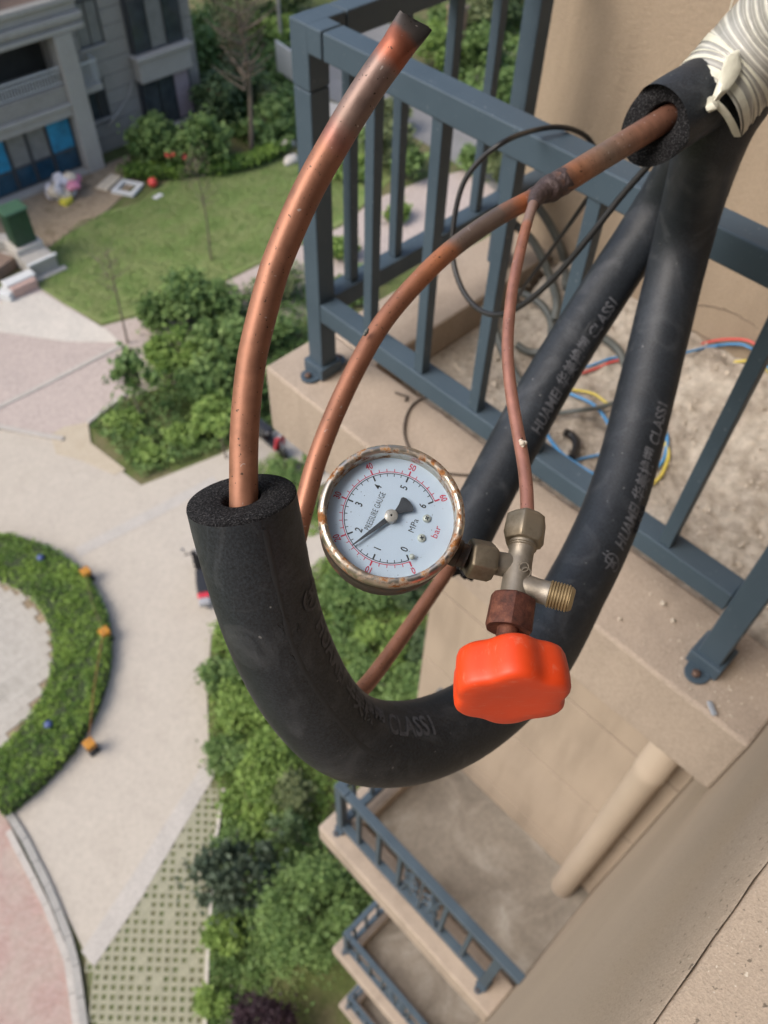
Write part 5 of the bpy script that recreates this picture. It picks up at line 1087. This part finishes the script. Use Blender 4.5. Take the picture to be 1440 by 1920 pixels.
blob_pile('rubbish_heap', onz(125, 365, 0), .85, [M['bagwhite'], M['bagpink'], M['bagcream'], M['bagwhite']], 'heap of white and pink bags before the blue windows', 'rubbish', 20)
tag(MB().obox(onz(124, 377, .12), (nrm((1, .4, .1)), nrm((-.4, 1, 0)), (0, 0, 1)), (.24, .2, .12)).build('yellow_box', M['bagyellow'], loc=onz(124, 377, 0), bevel=.03), 'small yellow box at the foot of the rubbish heap', 'box')
def slab_at(name, px, z, hx, hy, hz, rot, mat, label, cat, group=None):
    c = onz(*px, z); a = R(rot); return tag(MB().obox(c + [0, 0, hz], ((math.cos(a), math.sin(a), 0), (-math.sin(a), math.cos(a), 0), (0, 0, 1)), (hx, hy, hz)).build(name, mat, loc=c, bevel=min(.02, hz * .4)), label, cat, group)
slab_at('plank', (205, 344), .04, .6, .28, .05, 25, M['bagcream'], 'pale plank lying on bare soil right of the rubbish heap', 'plank')
fr0 = onz(240, 355, .04); fz = thing('square_frame', fr0, 'white square frame lying on the lawn edge beside a red ball', 'frame')
for dx, dy, hx, hy in ((0, .42, .5, .09), (0, -.42, .5, .09), (.41, 0, .09, .33), (-.41, 0, .09, .33)):
    c_, s_ = math.cos(.5), math.sin(.5); MB().obox(fr0 + [c_ * dx - s_ * dy, s_ * dx + c_ * dy, .06], ((c_, s_, 0), (-s_, c_, 0), (0, 0, 1)), (hx, hy, .06)).build('bar', M['hwhite'], fz)
c_ = onz(288, 350, .03); bl = MB().lathe(c_, (0, 0, 1), [(0, .02)] + [(.2 - .2 * math.cos(t), .2 * math.sin(t) + .001) for t in np.linspace(.15, 2.95, 12)], 20).build('ball', simple('red_ball', (.62, .06, .05), .4), loc=c_, smooth=70); tag(bl, 'small red ball on the lawn edge', 'ball')
slab_at('white_scrap', (296, 369), .04, .22, .12, .02, 10, M['hwhite'], 'white scrap on the grass just below the red ball', 'scrap')
slab_at('white_crate', (17, 556), .02, .30, .26, .16, 35, M['hwhite'], 'bright white crate among rubble at the left edge', 'crate')
pkb = thing('bench_block', onz(46, 545, 0), 'pink block with a white top slab beside the white crate', 'block'); b = onz(46, 545, 0)
MB().box((b[0] - .5, b[1] - .25, 0), (b[0] + .5, b[1] + .25, .42)).build('block', simple('pink_block', (.48, .33, .28), .8), pkb, bevel=.03); MB().box((b[0] - .6, b[1] - .05, .422), (b[0] + .6, b[1] + .4, .5)).build('top_slab', M['hwhite'], pkb, bevel=.02)
slab_at('stone_block', (6, 462), .0, .6, .3, .2, -40, M['concrete'], 'pale stone block at the left edge below the green cabinet, upper one', 'stone block'); slab_at('stone_block', (22, 490), .0, .55, .25, .15, -40, M['concrete'], 'pale stone block at the left edge below the green cabinet, lower one', 'stone block')
slab_at('stone_block', (2, 510), .0, .5, .4, .25, 20, M['terra'], 'brown stone block at the left edge above the white crate', 'stone block')
for i, ((x, y), lb) in enumerate((((540, 268), 'pale boulder on grass left of the railing post, upper one'), ((546, 300), 'pale boulder on grass left of the railing post, lower one'), ((512, 170), 'pale stone in the low shrubs below the white board'), ((488, 168), 'pale stone beside the brown twigs')), ): tag(rock(onz(x, y, .12), (.42, .3, .22), M['concrete'], 'boulder', i * 5), lb, 'boulder', 'pale boulders near the railing post')
ORD = ('first', 'second', 'third', 'fourth', 'fifth', 'sixth', 'seventh', 'eighth')
for i, (x, y) in enumerate(((395, 38), (411, 42), (427, 46), (443, 49), (459, 51), (474, 52), (500, 54), (528, 58))):
    c_ = onz(x, y, 0); tag(MB().box((c_[0] - .28, c_[1] - .15, 0), (c_[0] + .28, c_[1] + .15, .45)).build('edging_block', M['hwhite'], loc=c_, bevel=.04), ORD[i] + ' white edging block from the left in the row behind the brown tree', 'edging block', 'row of white edging blocks')
lb_ = onz(527, 86, 0); lp = thing('lamp_post', lb_, 'pale grey lamp post beside the upper left railing corner', 'lamp post')
MB().lathe(lb_, (0, 0, 1), [(0, .13), (.5, .13), (.52, .10), (4.2, .085)], 16).build('pole', M['htrim'], lp, smooth=40); MB().lathe(lb_ + [0, 0, 4.2], (0, 0, 1), [(0, .1), (.08, .3), (.2, .32), (.3, .1)], 16).build('lamp_head', M['hwhite'], lp, smooth=40)
bt = onz(538, 168, 0); bo = thing('notice_board', bt, 'white notice board on low posts left of the railing post', 'notice board')
A_, B_ = onz(522, 148, 0), onz(556, 172, 0); A_[2] = B_[2] = 0; dd = nrm(B_ - A_); nn = np.array([-dd[1], dd[0], 0])
MB().obox((A_ + B_) / 2 + [0, 0, 1.15], (dd, nn, (0, 0, 1)), (np.linalg.norm(B_ - A_) / 2, .05, .72)).build('panel', M['hwhite'], bo, bevel=.02)
for q in (A_, B_): MB().obox(q + [0, 0, .21], (dd, nn, (0, 0, 1)), (.05, .045, .21)).build('post', M['hframe'], bo)
poly('far_road', [(600, 178), (640, 195), (720, 225), (800, 270), (900, 335), (1010, 420), (1010, 330), (880, 250), (800, 190), (745, 60), (690, 0), (600, 60)], .03, M['asphalt'])
poly('far_path', [(590, 215), (590, 182), (640, 197), (720, 227), (700, 240), (640, 222)], .05, M['concrete'])
poly('far_path', [(880, 130), (960, 60), (1010, 40), (1010, 70), (900, 160)], .04, M['concrete'])
pb_ = onz(852, 96, 0); pl = thing('brick_pillar', pb_, 'brown brick pillar with a grey cap seen through the railing', 'pillar')
MB().box((pb_[0] - .38, pb_[1] - .38, 0), (pb_[0] + .38, pb_[1] + .38, 2.1)).build('shaft', simple('brown_brick', (.34, .20, .13), .9, var=.2, scale=6), pl, bevel=.02); MB().box((pb_[0] - .45, pb_[1] - .45, 2.102), (pb_[0] + .45, pb_[1] + .45, 2.25)).build('collar', M['soil'], pl)
MB().lathe(pb_ + [0, 0, 2.252], (0, 0, 1), [(0, .3), (.3, .32), (.5, .2), (.6, .02)], 12).build('cap', M['htrim'], pl, smooth=40)

def scooter(px, ang, label, red):
    b = onz(*px, 0); r = thing('motor_scooter', (0, 0, 0), label, 'scooter', 'parked motor scooters'); r['_loc'] = [0, 0, 0]
    bk = simple('scooter_black', (.02, .02, .022), .35); rd = simple('scooter_red', (.50, .03, .05), .35); gy_ = simple('scooter_grey', (.32, .32, .33), .4)
    for y in (-.62, .62): 
        wh = MB().lathe((-.05, y, .22), (1, 0, 0), [(0, .14), (0, .2), (.02, .22), (.08, .22), (.1, .2), (.1, .14)], 24).build('wheel', bk, r, smooth=40); MB().lathe((-.04, y, .22), (1, 0, 0), [(0, .05), (.02, .14), (.06, .14), (.08, .05)], 16).build('rim', gy_, wh)
    Tube([(0, .62, .3), (0, .55, .7), (0, .46, 1.0)], .04, 10, 10).mesh(MB()).build('steering_column', gy_, r, smooth=50)
    MB().obox((0, .5, .62), ((1, 0, 0), nrm((0, 1, -.25)), nrm((0, .25, 1))), (.2, .05, .32)).build('leg_shield', rd if red else bk, r, bevel=.04, bseg=2)
    MB().box((-.16, -.12, .25), (.16, .48, .33)).build('footboard', bk, r, bevel=.02); MB().obox((0, -.42, .48), ((1, 0, 0), (0, 1, 0), (0, 0, 1)), (.19, .36, .17)).build('body', bk, r, bevel=.08, bseg=3)
    MB().obox((0, -.34, .72), ((1, 0, 0), (0, 1, 0), (0, 0, 1)), (.16, .38, .06)).build('seat', bk, r, bevel=.04, bseg=2); MB().obox((0, -.76, .62), ((1, 0, 0), (0, 1, 0), (0, 0, 1)), (.17, .10, .12)).build('tail', rd, r, bevel=.05, bseg=2); MB().box((-.16, -1.08, .55), (.16, -.865, .75)).build('top_case', gy_, r, bevel=.04)
    hbm = MB(); Tube([(-.36, .40, 1.02), (0, .48, 1.0), (.36, .40, 1.02)], .018, 14, 8).mesh(hbm); hbm.build('handlebar', bk, r, smooth=50); MB().lathe((0, .56, .92), (0, 1, -.2), [(-.05, .05), (0, .09), (.04, .08)], 16).build('headlight', gy_, r, smooth=50)
    for s_ in (-1, 1):
        Tube([(s_ * .3, .42, 1.03), (s_ * .36, .44, 1.2)], .008, 5, 6).mesh(MB()).build('mirror_stalk', bk, r); MB().lathe((s_ * .38, .44, 1.24), (0, 1, 0), [(-.01, .03), (0, .06), (.012, .055)], 14).build('mirror', gy_, r, smooth=50)
    r.location = tuple(b); r.rotation_euler = (0, 0, ang); return r
def heading(p, q): a, b = onz(*p, 0), onz(*q, 0); return math.atan2(b[1] - a[1], b[0] - a[0]) - math.pi / 2
scooter((384, 1098), heading((392, 1160), (376, 1030)), 'black scooter with red tail parked by the foam hose on the plaza', False)
scooter((508, 838), heading((470, 810), (530, 860)), 'dark red and black scooter behind the tall copper pipe', True)
